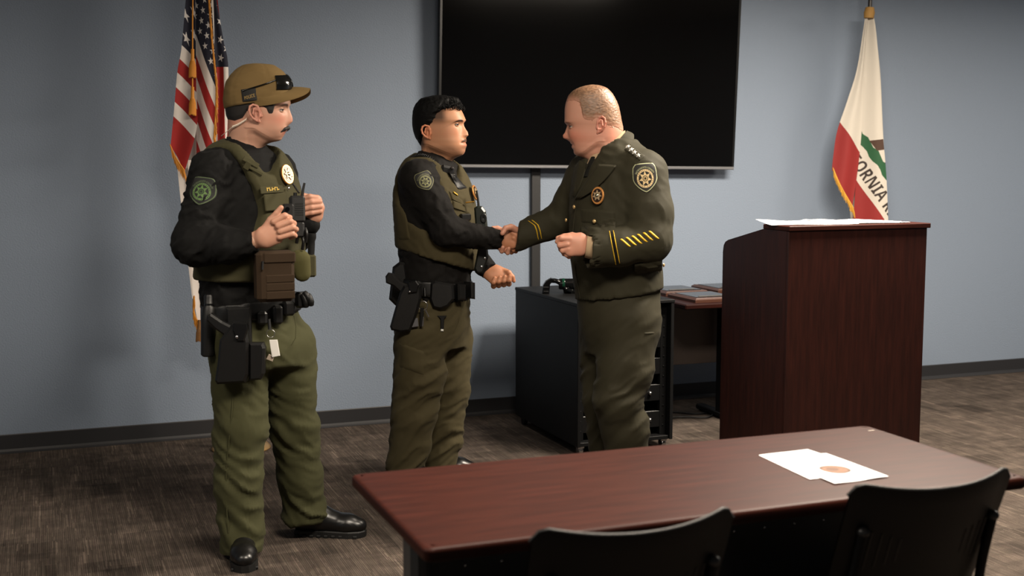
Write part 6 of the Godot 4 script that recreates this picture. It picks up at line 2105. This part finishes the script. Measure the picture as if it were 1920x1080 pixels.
func gear_two(sp: Spots, ss: Spots, ts: Spots, olive: Material, khaki: Material, tn: float) -> void:
	var black := paint(Color(0.035, 0.035, 0.036), 0.42)
	var leather := bump(paint(Color(0.035, 0.034, 0.034), 0.42), 0.25, 0.8, Vector3(8, 8, 8))
	sleeve_patch(ss, shield_img(Color(0.055, 0.055, 0.045), Color(0.42, 0.42, 0.30), Color(0.46, 0.46, 0.32), Color(0.33, 0.33, 0.22)), 800, 336, 0.086, 0.090, 0.36)
	# shoulder microphone with its coiled lead
	var mb := Basis(Vector3(0, 0, 1), -0.22) * Basis(Vector3.UP, 0.4)
	var mc := M.new()
	mc.box(P(838, 319, 0.115), Vector3(0.064, 0.040, 0.032), 0.010, mb)
	mc.box(P(832, 325, 0.118), Vector3(0.046, 0.030, 0.030), 0.010, mb)
	var mic := put("shoulder_microphone", mc, black, who)
	var hl := M.new(); hl.box(P(847, 315, 0.118), Vector3(0.016, 0.012, 0.034), 0.005, mb); put("microphone_clip", hl, paint(Color(0.22, 0.21, 0.21), 0.3), mic)
	var cl := M.new()
	var path := spline([P(742, 352, 0.02), P(748, 325, 0.03), P(762, 303, 0.05), P(780, 292, 0.07), P(800, 294, 0.09), P(822, 312, 0.115)], 50)
	var cp := []
	for k in path.size():
		var a := k * 0.9
		cp.append(path[k] + Vector3(cos(a) * 0.5, cos(a), sin(a)) * 0.008)
	cl.tube(cp, 0.0026, 5)
	put("coiled_lead", cl, black, mic)
	# black shirt placket strip down the chest
	put("chest_strap", applique(sp, [[841, 322, 851, 324], [848, 340, 863, 338], [858, 357, 876, 352]], 0.006), black, who)
	# pocket flap, name tape
	put("chest_pocket", applique(sp, [[848, 375, 874, 384], [847, 390, 875, 399]], 0.008), olive, who)
	put("chest_pocket", applique(sp, [[840, 356, 868, 376], [846, 374, 872, 386]], 0.006), olive, who)
	put("name_tape", applique(sp, [[850, 358, 859, 364], [850, 362, 859, 368]], 0.0095, 7, 5), paint(Color(0.72, 0.58, 0.18), 0.5), who)
	var pn := M.new(); pn.tube([P(873, 380, 0.125), P(889, 378, 0.11)], 0.0035, 8); put("pen", pn, brass, who)
	# badge at the edge of the chest
	var t4 := frame(sp, 888, 362, 0.008)
	star_badge(t4, 0.028, 0.036)
	# green radio pouch, aerial
	var rg := paint(Color(0.075, 0.10, 0.075), 0.4)
	var radio := slab("radio", [[889, 390], [895, 386], [904, 387], [911, 396], [915, 430], [899, 436], [892, 430]], 0.11, 0.045, rg, 0.008)
	var lo := slab("radio_holder", [[897, 462], [914, 462], [916, 482], [906, 512], [894, 512], [889, 503]], 0.085, 0.04, paint(Color(0.06, 0.07, 0.06), 0.45), 0.008)
	var spk := M.new(); spk.lathe([[0, 0.0], [0.018, 0.0], [0.019, 0.004], [0.015, 0.006], [0.0, 0.003]], 20, Transform3D(Basis(Vector3.RIGHT, PI / 2).scaled(Vector3(0.8, 1.25, 1)), P(906.5, 409, 0.131))); put("speaker_ring", spk, paint(Color(0.05, 0.06, 0.05), 0.35), radio)
	for q in [[909, 484], [903, 500]]:
		var b := M.new(); b.ball(P(q[0], q[1], 0.106), Vector3(0.0065, 0.0065, 0.004)); put("bolt", b, chrome, lo)
	var an := M.new(); an.tube([P(897.5, 388, 0.11), P(896, 372, 0.11), P(893.5, 357, 0.11)], [0.006, 0.005, 0.0045], 10); put("aerial", an, black, radio)
	# side seam box of the vest
	put("side_panel", applique(sp, [[741, 388, 762, 384], [743, 430, 766, 428], [748, 452, 770, 450]], 0.006), olive, who)
	# pale cloth corner above the forearm
	var gz := M.new(); gz.box(P(877, 418, 0.14), Vector3(0.055, 0.012, 0.02), 0.005, Basis(Vector3(0, 0, 1), -0.35)); put("folded_glove", gz, paint(Color(0.55, 0.50, 0.47), 0.7), who)
	var bx := M.new(); bx.box(P(872, 407, 0.135), Vector3(0.05, 0.03, 0.03), 0.005, Basis(Vector3.UP, 0.5)); put("magazine", bx, black, who)
	# --- belt
	var BF := Field.new(Vector3(-0.28, 0.82, -0.26), Vector3(0.28, 1.08, 0.28), 0.0085)
	BF.loft(lofted([[505, 816, 0, 0.188, 0.166], [545, 815, 0, 0.192, 0.170], [580, 814, 0, 0.192, 0.170]], tn), 0.005)
	BF.slice(P(815, 528, 0.15), Vector3(0.10, 1, 0).normalized())
	BF.slice(P(815, 558, 0.15), Vector3(-0.10, -1, 0).normalized())
	var bm := M.new(); BF.into(bm)
	put("duty_belt", bm, leather, who)
	slab("belt_pouch", [[808, 530], [816, 526], [850, 532], [852, 560], [840, 574], [826, 579], [812, 576], [806, 560]], 0.175, 0.04, leather, 0.009)
	slab("belt_pouch", [[855, 532], [872, 534], [872, 562], [856, 562]], 0.15, 0.035, leather, 0.007, null, 0.5)
	slab("belt_pouch", [[876, 528], [887, 530], [887, 561], [877, 558]], 0.09, 0.05, leather, 0.007, null, 0.8)
	slab("cuff_pouch", [[737, 500], [750, 490], [762, 492], [766, 520], [762, 570], [742, 572], [730, 560]], 0.10, 0.06, leather, 0.012)
	slab("holster", [[758, 534], [790, 534], [790, 560], [782, 590], [770, 620], [752, 622], [734, 618], [732, 611], [742, 575], [750, 548]], 0.205, 0.052, leather, 0.010)
	slab("pistol_grip", [[723, 518], [728, 511], [737, 513], [752, 528], [766, 534], [766, 546], [750, 547], [738, 536], [724, 530]], 0.205, 0.030, paint(Color(0.055, 0.055, 0.055), 0.42), 0.007)
	var hood := slab("holster_hood", [[766, 530], [780, 526], [786, 534], [782, 548], [768, 550]], 0.236, 0.012, paint(Color(0.06, 0.06, 0.06), 0.3), 0.004)
	var rv := M.new(); rv.ball(P(768, 547, 0.243), Vector3(0.005, 0.005, 0.004)); put("rivet", rv, chrome, hood)
	# keys
	var kk := M.new()
	kk.tube([P(796, 540, 0.20), P(797, 556, 0.21)], 0.004, 8)
	var keeper := put("key_keeper", kk, leather, who)
	var ring := M.new()
	var pts := []
	for k in 21: pts.append(P(793, 573, 0.213) + Vector3(sin(TAU * k / 20), cos(TAU * k / 20), 0) * 0.02)
	ring.tube(pts, 0.0016, 6)
	put("key_ring", ring, chrome, keeper)
	slab("key_fob", [[774, 598], [783, 596], [785, 612], [772, 614]], 0.214, 0.008, paint(Color(0.35, 0.35, 0.36), 0.3), 0.002, keeper)
	slab("key", [[788, 577], [795, 577], [793, 612], [787, 613]], 0.214, 0.006, paint(Color(0.05, 0.05, 0.05), 0.35), 0.002, keeper)
	slab("key", [[797, 582], [799, 581], [805, 594], [803, 595]], 0.214, 0.003, chrome, 0.0005, keeper)
	slab("key", [[793, 595], [795, 594], [794, 612], [791, 612]], 0.219, 0.003, chrome, 0.0005, keeper)
	# clip pocketed on the trousers
	var z := ts.depth(829, 604) + 0.008
	var cpk := slab("cuff_key", [[820, 592], [838, 592], [833, 598], [832, 617], [826, 617], [826, 598]], z, 0.010, black, 0.002)
	slab("white_tip", [[826.5, 617], [831.5, 617], [831.5, 621], [826.5, 621]], z, 0.010, paint(Color(0.85, 0.85, 0.83), 0.4), 0.002, cpk)
	var sm := M.new()
	sm.tube([P(862, 560, ts.depth(862, 560) + 0.002), P(864, 580, ts.depth(864, 580) + 0.002), P(860, 605, ts.depth(860, 605) + 0.002), P(850, 625, ts.depth(850, 625) + 0.002)], 0.0016, 5)
	put("pocket_seam", sm, khaki, who)
	put("thigh_pocket", applique(ts, [[746, 640, 800, 660], [748, 690, 796, 705]], 0.005), khaki, who)

# ---------------------------------------------------------------- officer in the dress jacket
func officer_three() -> void:
	person("person with short grey-blond hair in dark green dress jacket and trousers shaking hands", 1155, 5.2)
	var skin := lin(0.71, 0.515, 0.435)
	var body := M.new()
	var hd := make_head(1110, 230, 0.0, -1.0, -0.03, [
		[161.2, 1112, 1110.5, 0.003], [162.3, 1103, 1120, 0.022], [164, 1095, 1127.5, 0.036], [166.5, 1087, 1134, 0.048], [170, 1079, 1139.5, 0.058], [174, 1073, 1143.5, 0.065], [178, 1069, 1147, 0.070], [188, 1063, 1153, 0.077], [200, 1059.8, 1158, 0.080], [212, 1059, 1161, 0.081], [222, 1059, 1163, 0.081], [229.5, 1059.5, 1164.5, 0.080], [236, 1064, 1166, 0.078],
		[245, 1064.5, 1168, 0.077], [255, 1065.5, 1169, 0.077], [262, 1067.5, 1170, 0.076], [267.5, 1070, 1171, 0.075], [271, 1072.5, 1171.5, 0.075], [275.5, 1072.5, 1172, 0.074], [280, 1075.5, 1173, 0.073], [286.5, 1077, 1174, 0.070], [290.5, 1081, 1175, 0.066], [294, 1093, 1176, 0.064], [300, 1102, 1178, 0.065], [314, 1108, 1183, 0.072]],
		[[232.5, 0.0, 0.008], [240, 2.0, 0.008], [248, 5.0, 0.0105], [254.5, 9.5, 0.014], [258, 9.5, 0.0155], [261.5, 4.0, 0.0165], [265, 0.0, 0.015]], 237.5, 271)
	var px := 5.2 / FOCAL
	set_jaw(hd, 1110, 230, 0.0, -1.0, Vector2(1083, 291), Vector2(1119, 266))
	var tone := func(x: float, h: float, y: float, a: float) -> Color:
		var c := skin
		var ax := absf(x)
		c = c.lerp(lin(0.72, 0.39, 0.31), 0.5 * g2((ax - 0.05) / 0.026, (y - hd.eye.y + 0.04) / 0.03) + 0.4 * g2(x / 0.016, (y - hd.eye.y + 0.042) / 0.014))
		c = c.lerp(lin(0.70, 0.38, 0.33), 0.7 * exp(-pow((y - hd.mouth + 0.003) / 0.0065, 2.0)) * exp(-pow(x / 0.023, 4.0)) * float(h > 0.02))
		c = c.lerp(lin(0.42, 0.28, 0.20), 0.55 * clampf(1.5 * g2((ax - 0.031) / 0.018, (y - hd.eye.y - 0.0165) / 0.004), 0.0, 1.0) * float(h > 0.03))
		return c
	hd.into(body, tone)
	add_eyes(hd, body, skin, lin(0.20, 0.22, 0.24))
	add_ear(body, P(1123.5, 235, 0.076), (hd.fwd * 0.9 - hd.lat * 0.3).normalized(), (hd.lat - hd.fwd * 0.45).normalized(), 0.073, 0.038, lin(0.70, 0.465, 0.39))
	add_ear(body, P(1123.5, 235, -0.076), (hd.fwd * 0.9 + hd.lat * 0.3).normalized(), (-hd.lat - hd.fwd * 0.45).normalized(), 0.073, 0.038, lin(0.70, 0.465, 0.39))
	var hand_tone := lin(0.71, 0.505, 0.42)
	var q := func(u: float, v: float, dz: float, r: float) -> Array: return [P(u, v, dz), r]
	# right hand in the clasp
	add_hand(body, [
		[q.call(945, 434, -0.225, 0.0125), q.call(933, 428, -0.228, 0.0115), q.call(924, 428, -0.222, 0.010)],
		[q.call(944, 447, -0.220, 0.0125), q.call(935, 452, -0.215, 0.0115), q.call(930, 462, -0.195, 0.010)],
		[q.call(946, 457, -0.214, 0.012), q.call(938, 466, -0.198, 0.011), q.call(941, 471, -0.172, 0.0105), q.call(943, 464, -0.160, 0.009)],
		[q.call(954, 462, -0.208, 0.011), q.call(949, 471, -0.190, 0.0105), q.call(952, 474, -0.168, 0.010), q.call(954, 466, -0.158, 0.0085)],
		[q.call(968, 432, -0.195, 0.017), q.call(958, 426, -0.172, 0.0145), q.call(948, 428, -0.152, 0.0125), q.call(942, 437.5, -0.143, 0.0105)]],
		hand_tone, P(912, 488, -0.28), P(990, 405, -0.11),
		[[P(974, 441, -0.205), P(960, 441, -0.212), 0.032, 0.038], [P(960, 438, -0.212), P(946, 437, -0.22), 0.036, 0.026], [P(960, 446, -0.212), P(948, 455, -0.214), 0.036, 0.026]], Vector3(0.15, -0.1, 1), 0.58)
	# left hand pinching something small
	var lz := 0.275
	add_hand(body, [
		[q.call(1068, 448, lz + 0.006, 0.0132), q.call(1053, 447, lz + 0.006, 0.0122), q.call(1045, 453, lz - 0.006, 0.0105)],
		[q.call(1064, 458, lz + 0.010, 0.0132), q.call(1050, 460, lz + 0.004, 0.0122), q.call(1052, 468, lz - 0.022, 0.0105), q.call(1062, 469, lz - 0.034, 0.0095)],
		[q.call(1066, 467, lz + 0.008, 0.0125), q.call(1055, 470, lz + 0.0, 0.0115), q.call(1058, 476, lz - 0.024, 0.010), q.call(1067, 476, lz - 0.034, 0.009)],
		[q.call(1072, 475, lz + 0.002, 0.0115), q.call(1063, 478, lz - 0.006, 0.0105), q.call(1067, 482, lz - 0.026, 0.009)],
		[q.call(1088, 446, lz - 0.018, 0.017), q.call(1073, 442, lz - 0.014, 0.0145), q.call(1058, 443.5, lz - 0.010, 0.0122), q.call(1046, 446.5, lz - 0.008, 0.0098)]],
		hand_tone, P(1036, 496, lz - 0.07), P(1112, 428, lz + 0.05),
		[[P(1100, 459, lz - 0.015), P(1086, 458, lz - 0.004), 0.034, 0.043], [P(1086, 453, lz - 0.002), P(1068, 450, lz + 0.002), 0.038, 0.026], [P(1086, 463, lz - 0.002), P(1070, 468, lz), 0.038, 0.028]], Vector3(0.1, 0.15, 1), 0.58)
	core(body, Vector3(-0.45, 0.05, -0.35), Vector3(0.30, 1.62, 0.36), [
		[P(1160, 580), P(1154, 350), 0.11, 0.11], [P(1154, 350), P(1148, 290), 0.08, 0.055], [P(1206, 325, 0.13), P(1220, 452, 0.2), 0.05, 0.045], [P(1220, 452, 0.2), P(1100, 459, lz - 0.015), 0.042, 0.026],
		[P(1102, 325, -0.13), P(1048, 412, -0.2), 0.05, 0.042], [P(1048, 412, -0.2), P(974, 441, -0.205), 0.04, 0.026], [P(1206, 325, 0.12), P(1102, 325, -0.12), 0.06, 0.06],
		[P(1172, 600, 0.08), P(1160, 740, 0.12), 0.085, 0.065], [P(1160, 740, 0.12), P(1175, 930, 0.05), 0.06, 0.035], [P(1130, 600, -0.08), P(1130, 740, -0.07), 0.085, 0.065], [P(1130, 740, -0.07), P(1145, 920, -0.1), 0.06, 0.035]], skin)
	put("body", body, skin_mat(), who)
	# --- hair: cropped sides, thin combed top
	var hair := M.new()
	var st := noise_img(0, 30.0, 41, 3)
	var line := [[1058, 189], [1075, 191], [1086, 195], [1090, 206], [1092, 221], [1100, 227], [1112, 228], [1118, 221], [1130, 227], [1140, 235], [1150, 240], [1160, 244], [1175, 247]]
	hd.shell(hair, func(y: float, a: float) -> float:
		var v := 230.0 - y / px
		var low := hairline(line, pix(hd.point(y, absf(wrapf(a, -PI, PI)))).x)
		var n := st.get_noise_2d(y * 1.5, a * 0.05)
		var e := (low + n * 5.0 - v) / 9.0
		if e < 0.0: return -0.005
		var p := hd.point(y, a)
		return 0.0028 * minf(1.0, 0.05 + e) + minf(1.0, e) * 0.0012 * st.get_noise_3dv(p * Vector3(3.0, 3.0, 3.0)), -0.055, 200, 150,
		func(y: float, a: float) -> Color:
			var v := 230.0 - y / px
			var p := hd.point(y, a)
			var g := 0.5 + 0.5 * st.get_noise_3dv(p * Vector3(2.0, 4.0, 3.0))
			var strand := lin(0.30, 0.215, 0.16).lerp(lin(0.58, 0.44, 0.335), g)
			var e := (hairline(line, pix(hd.point(y, absf(wrapf(a, -PI, PI)))).x) - v) / 14.0
			# thin at the edge, where the scalp shows between the hairs
			return lin(0.70, 0.50, 0.415).lerp(strand, clampf(0.15 + e + 0.5 * (g - 0.5), 0.0, 1.0)))
	var hm := paint(Color(1, 1, 1), 0.5)
	hm.vertex_color_use_as_albedo = true
	put("hair", hair, hm, who)
	# --- jacket
	var tn := deg_to_rad(55)
	var JF := Field.new(Vector3(-0.50, 0.86, -0.34), Vector3(0.32, 1.64, 0.38), 0.0088)
	JF.loft(lofted([[262, 1158, 0, 0.085, 0.080], [276, 1156, 0, 0.130, 0.100], [292, 1155, 0, 0.178, 0.125], [315, 1154, 0, 0.205, 0.148], [350, 1153, 0, 0.215, 0.168], [420, 1152, 0, 0.212, 0.184], [480, 1154, 0, 0.205, 0.188], [540, 1160, 0, 0.198, 0.186], [580, 1162, 0, 0.198, 0.186]], tn), 0.02)
	var sh := P(1206, 325, 0.14); var el := P(1219, 452, 0.215); var cf := P(1104, 469, lz - 0.012)
	JF.cap(P(1185, 315, 0.08), sh, 0.080, 0.088, 0.04)
	JF.cap(sh, P(1220, 400, 0.18), 0.094, 0.092, 0.03)
	JF.cap(P(1220, 400, 0.18), el, 0.092, 0.084, 0.03)
	JF.cap(el, P(1160, 463, 0.25), 0.084, 0.076, 0.03)
	JF.cap(P(1160, 463, 0.25), P(1090, 471, lz - 0.01), 0.076, 0.074, 0.03)
	JF.slice(cf, Vector3(-1, 0.12, 0.15).normalized(), cf + Vector3(-0.09, 0, 0.04), 0.125)
	var s2 := P(1102, 322, -0.14); var e2 := P(1052, 412, -0.20); var c2 := P(970, 447, -0.205)
	JF.cap(s2, e2, 0.086, 0.070, 0.03)
	JF.cap(e2, P(950, 452, -0.208), 0.072, 0.058, 0.03)
	JF.slice(c2, Vector3(-1, 0.12, 0).normalized(), c2 + Vector3(-0.04, 0, 0), 0.09)
	JF.slice(P(1162, 557.5, 0.15), Vector3(0.14, -1, 0.0).normalized())
	JF.cap(P(1112, 240, 0.0), P(1142, 268, 0.0), 0.085, 0.078, 0.01, Vector3.ZERO, 1.0, true)
	JF.cap(P(1113, 288, 0.05), P(1098, 330, 0.09), 0.042, 0.006, 0.01, Vector3.ZERO, 1.0, true)
	# hollow cuff
	JF.cap(P(1112, 468, lz - 0.01), P(1085, 471, lz - 0.008), 0.062, 0.066, 0.005, Vector3.ZERO, 1.0, true)
	var jm := M.new(); JF.into(jm)
	folds(jm, func(p: Vector3) -> float: return 0.006 if p.y > 1.15 or p.x < -0.1 else 0.004, 5.0, Vector3(1.0, 1.3, 1.0), 27, 0.7)
	var serge := fabric(Color(0.165, 0.155, 0.108), 0.25, 0.75)
	put("jacket", jm, serge, who).set_meta("label", "dark green dress jacket with gold sleeve bars")
	# --- trousers
	var TF := Field.new(Vector3(-0.32, 0.02, -0.30), Vector3(0.30, 1.0, 0.34), 0.0092)
	TF.loft(lofted([[530, 1160, 0, 0.182, 0.170], [580, 1160, 0, 0.188, 0.172], [620, 1162, 0, 0.180, 0.165], [660, 1160, 0, 0.15, 0.14]], tn), 0.03)
	TF.cap(P(1180, 600, 0.07), P(1172, 690, 0.10), 0.128, 0.115, 0.03)
	TF.cap(P(1172, 690, 0.10), P(1156, 748, 0.13), 0.115, 0.096, 0.03)
	TF.cap(P(1156, 748, 0.13), P(1172, 800, 0.10), 0.094, 0.096, 0.03)
	TF.cap(P(1172, 800, 0.10), P(1182, 945, 0.05), 0.098, 0.085, 0.03)
	TF.cap(P(1135, 600, -0.08), P(1132, 740, -0.07), 0.115, 0.092, 0.03)
	TF.cap(P(1132, 740, -0.07), P(1150, 930, -0.10), 0.092, 0.082, 0.03)
	TF.slice(P(1160, 955, 0.0), Vector3(0, -1, 0))
	var tm := M.new(); TF.into(tm)
	folds(tm, func(p: Vector3) -> float: return 0.005 + 0.008 * exp(-pow((p.y - 0.5) / 0.14, 2.0)), 4.2, Vector3(0.6, 1.7, 0.6), 44, -0.8)
	put("trousers", tm, fabric(Color(0.160, 0.148, 0.100), 0.25, 0.75), who).set_meta("label", "dark green dress trousers")
	shoe(P(1205, 960, 0.07) * Vector3(1, 0, 1), Vector3(-1.0, 0, 0.5), 0.30)
	shoe(P(1170, 940, -0.12) * Vector3(1, 0, 1), Vector3(-1.0, 0, 0.2), 0.30)
	dress(Spots.new(jm, pix), Spots.new(tm, pix), hd, serge, lz)

func dress(sp: Spots, ts: Spots, hd: Head, serge: Material, lz: float) -> void:
	# shirt collar: a band leaning with the neck, high behind
	var tan := fabric(Color(0.62, 0.53, 0.42), 0.2, 0.8)
	var col := M.new()
	for layer in 2:
		var pts := []
		for j in 5:
			for i in 41:
				var a := TAU * i / 40
				var r := float(j) / 4
				var u := 1141.0 + 32.0 * -cos(a) - 1.0 + (2.5 if cos(a) < 0 else -2.5) * (1.0 - r)
				var v := lerpf(300.0, 244.0, 0.5 - 0.5 * cos(a)) + 15.0 * (1.0 - r)
				var lat := sin(a) * (0.076 + 0.005 * (1.0 - r) + (0.003 if layer == 0 else 0.0))
				pts.append(P(u, v, lat))
		col.grid(pts, 41, 5, false, PackedVector2Array(), PackedColorArray(), layer == 0)
	put("shirt_collar", col, tan, who)
	# tie and shirt front in the opening
	var shf := M.new()
	shf.tube(spline([P(1126, 292, 0.02), P(1117, 312, 0.045), P(1108, 335, 0.06)], 6), 0.040, 14)
	put("shirt_front", shf, tan, who)
	var tie := M.new()
	tie.tube(spline([P(1115, 299, 0.05), P(1109, 312, 0.07), P(1102, 334, 0.085)], 6), 0.019, 12)
	put("tie", tie, fabric(Color(0.06, 0.058, 0.045), 0.3), who)
	# jacket collar: falls from the neck over the shoulders
	var jc := M.new()
	for layer in 2:
		var pts := []
		for j in 9:
			for i in 31:
				var a := -0.98 + (PI - 0.0 + 0.98 * 2 - PI) * 0.0 + lerpf(0.62, TAU - 0.62, i / 30.0)
				var r := float(j) / 8
				var u := 1142.0 + 33.5 * -cos(a)
				var v := lerpf(322.0, 246.0, 0.5 - 0.5 * cos(a))
				var lat := sin(a) * 0.082
				var drop := sin(minf(r * 1.25, 1.0) * PI / 2)
				u += -cos(a) * 13.0 * drop + (-9.0 * absf(sin(a)) * drop if cos(a) > 0.3 else 7.0 * drop * absf(sin(a)))
				v += 27.0 * drop * (0.35 + 0.65 * absf(sin(a))) - 3.0 * sin(r * PI)
				lat += sin(a) * 0.048 * drop
				pts.append(P(u, v, lat) + Vector3(0, 0.003 * layer, 0.0))
		jc.grid(pts, 31, 9, false, PackedVector2Array(), PackedColorArray(), layer == 0)
	put("jacket_collar", jc, serge, who)
	# lapels
	put("lapel", applique(sp, [[1122, 306, 1158, 309], [1110, 322, 1150, 322], [1098, 340, 1136, 338], [1086, 358, 1114, 358], [1077, 374, 1086, 374]], 0.015, 15, 19, null, 14.0), serge, who)
	put("lapel", applique(sp, [[1086, 300, 1103, 308], [1080, 320, 1098, 325], [1076, 345, 1088, 350], [1073, 365, 1078, 370]], 0.008, 9, 13), serge, who)
	# badge, patch, stars
	star_badge(frame(sp, 1122, 367, 0.006, 0.1), 0.030, 0.037)
	sleeve_patch(sp, shield_img(Color(0.075, 0.07, 0.05), Color(0.60, 0.61, 0.47), Color(0.80, 0.70, 0.52), Color(0.70, 0.60, 0.42)), 1212.5, 331, 0.104, 0.126, 0.10)
	var silver := paint(Color(0.90, 0.89, 0.86), 0.2, 0.5)
	var tb := M.new()
	for q in [[1178.5, 276], [1184.5, 281], [1190.5, 286], [1197, 291.5]]:
		var t := frame(sp, q[0], q[1] + 3, 0.011)
		var m := M.new()
		m.prism(star(Vector2.ZERO, 0.0125, 5, 0.45, PI / 2), 0.005, t, 0.001)
		m.ball(t * Vector3(0, 0, 0.002), Vector3(0.006, 0.006, 0.0035), t.basis, 10, 6)
		put("rank_star", m, silver, who)
	put("epaulette", applique(sp, [[1170, 281, 1181, 270], [1190, 296, 1202, 285], [1199, 303, 1211, 292]], 0.006), serge, who)
	# breast pocket with scalloped flap, buttons
	put("pocket", applique(sp, [[1089, 400, 1154, 404], [1090, 440, 1154, 444]], 0.003, 11, 9), serge, who)
	put("pocket_flap", applique(sp, [[1088, 391, 1155, 393], [1088, 405, 1155, 409], [1089, 419, 1154, 424]], 0.008, 13, 9), serge, who)
	for q in [[1116.5, 415], [1080, 388], [1065.5, 413], [1240, 497]]:
		var t := frame(sp, q[0], q[1], 0.010)
		var b := M.new(); b.ball(t.origin, Vector3(0.0085, 0.0085, 0.005), t.basis, 14, 8)
		put("button", b, paint(Color(0.86, 0.72, 0.50), 0.25, 0.6), who)
	var sm := M.new()
	var line := []
	for q in [[1085, 372], [1078, 400], [1074, 440], [1075, 480], [1081, 520], [1088, 560]]: line.append(P(q[0], q[1], sp.depth(q[0], q[1]) + 0.001))
	sm.tube(spline(line, 5), 0.0022, 6)
	put("front_edge", sm, serge, who)
	put("side_flap", applique(sp, [[1190, 496, 1242, 488], [1190, 516, 1241, 508]], 0.005, 11, 7), serge, who)
	# gold sleeve bars
	var gold := fabric(Color(0.80, 0.64, 0.16), 0.5, 0.5)
	for k in 6:
		var dx := 10.6 * k; var dy := -3.0 * k
		put("service_bar", applique(sp, [[1161 + dx, 447.5 + dy, 1166.5 + dx, 446.5 + dy], [1179 + dx, 464 + dy, 1184.5 + dx, 463 + dy]], 0.0045, 5, 9), gold, who)
	# cuff braid: two gold lines with dark between
	var dark := fabric(Color(0.03, 0.02, 0.018), 0.3)
	put("cuff_braid", applique(sp, [[1143.5, 431, 1149, 430], [1147, 452, 1153, 451], [1151.5, 475, 1157.5, 474], [1156, 497, 1161.5, 496]], 0.003, 5, 25), dark, who)
	put("cuff_braid", applique(sp, [[1141.2, 431, 1143.6, 431], [1144.8, 452, 1147.2, 452], [1149.4, 475, 1151.8, 475], [1153.8, 498, 1156.2, 498]], 0.0048, 4, 25), gold, who)
	put("cuff_braid", applique(sp, [[1148.4, 430, 1150.8, 430], [1152.2, 451, 1154.6, 451], [1156.8, 474, 1159.2, 474], [1161, 496, 1163.4, 496]], 0.0048, 4, 25), gold, who)
	put("cuff_braid", applique(sp, [[988, 413, 991, 413], [1001, 423, 1004, 422], [1005, 433, 1007.5, 432], [1009, 452, 1011, 452]], 0.0048, 4, 21), gold, who)
	put("cuff_braid", applique(sp, [[995, 412, 998, 411.5], [1007, 422, 1010, 421], [1011, 432, 1013.5, 431], [1015, 450, 1017, 450]], 0.0048, 4, 21), gold, who)
	# shirt cuff at the left wrist
	var cu := M.new()
	for layer in 2:
		var pts := []
		for j in 5:
			for i in 24:
				var a := TAU * i / 24
				var rr := 0.050 + 0.0 * j - (0.003 if layer else 0.0)
				pts.append(P(1098.5 + 3.5 * j, 460 + 0.9 * j, lz - 0.014) + Vector3(0.12 * cos(a) * rr, cos(a) * rr, sin(a) * rr * 0.85))
		cu.grid(pts, 24, 5, true, PackedVector2Array(), PackedColorArray(), layer == 1)
	put("shirt_cuff", cu, tan, who)
	# trouser pocket welt and crease
	put("pocket_welt", applique(ts, [[1207, 623, 1229, 621], [1207, 629, 1229, 627]], 0.004, 7, 4), serge, who)
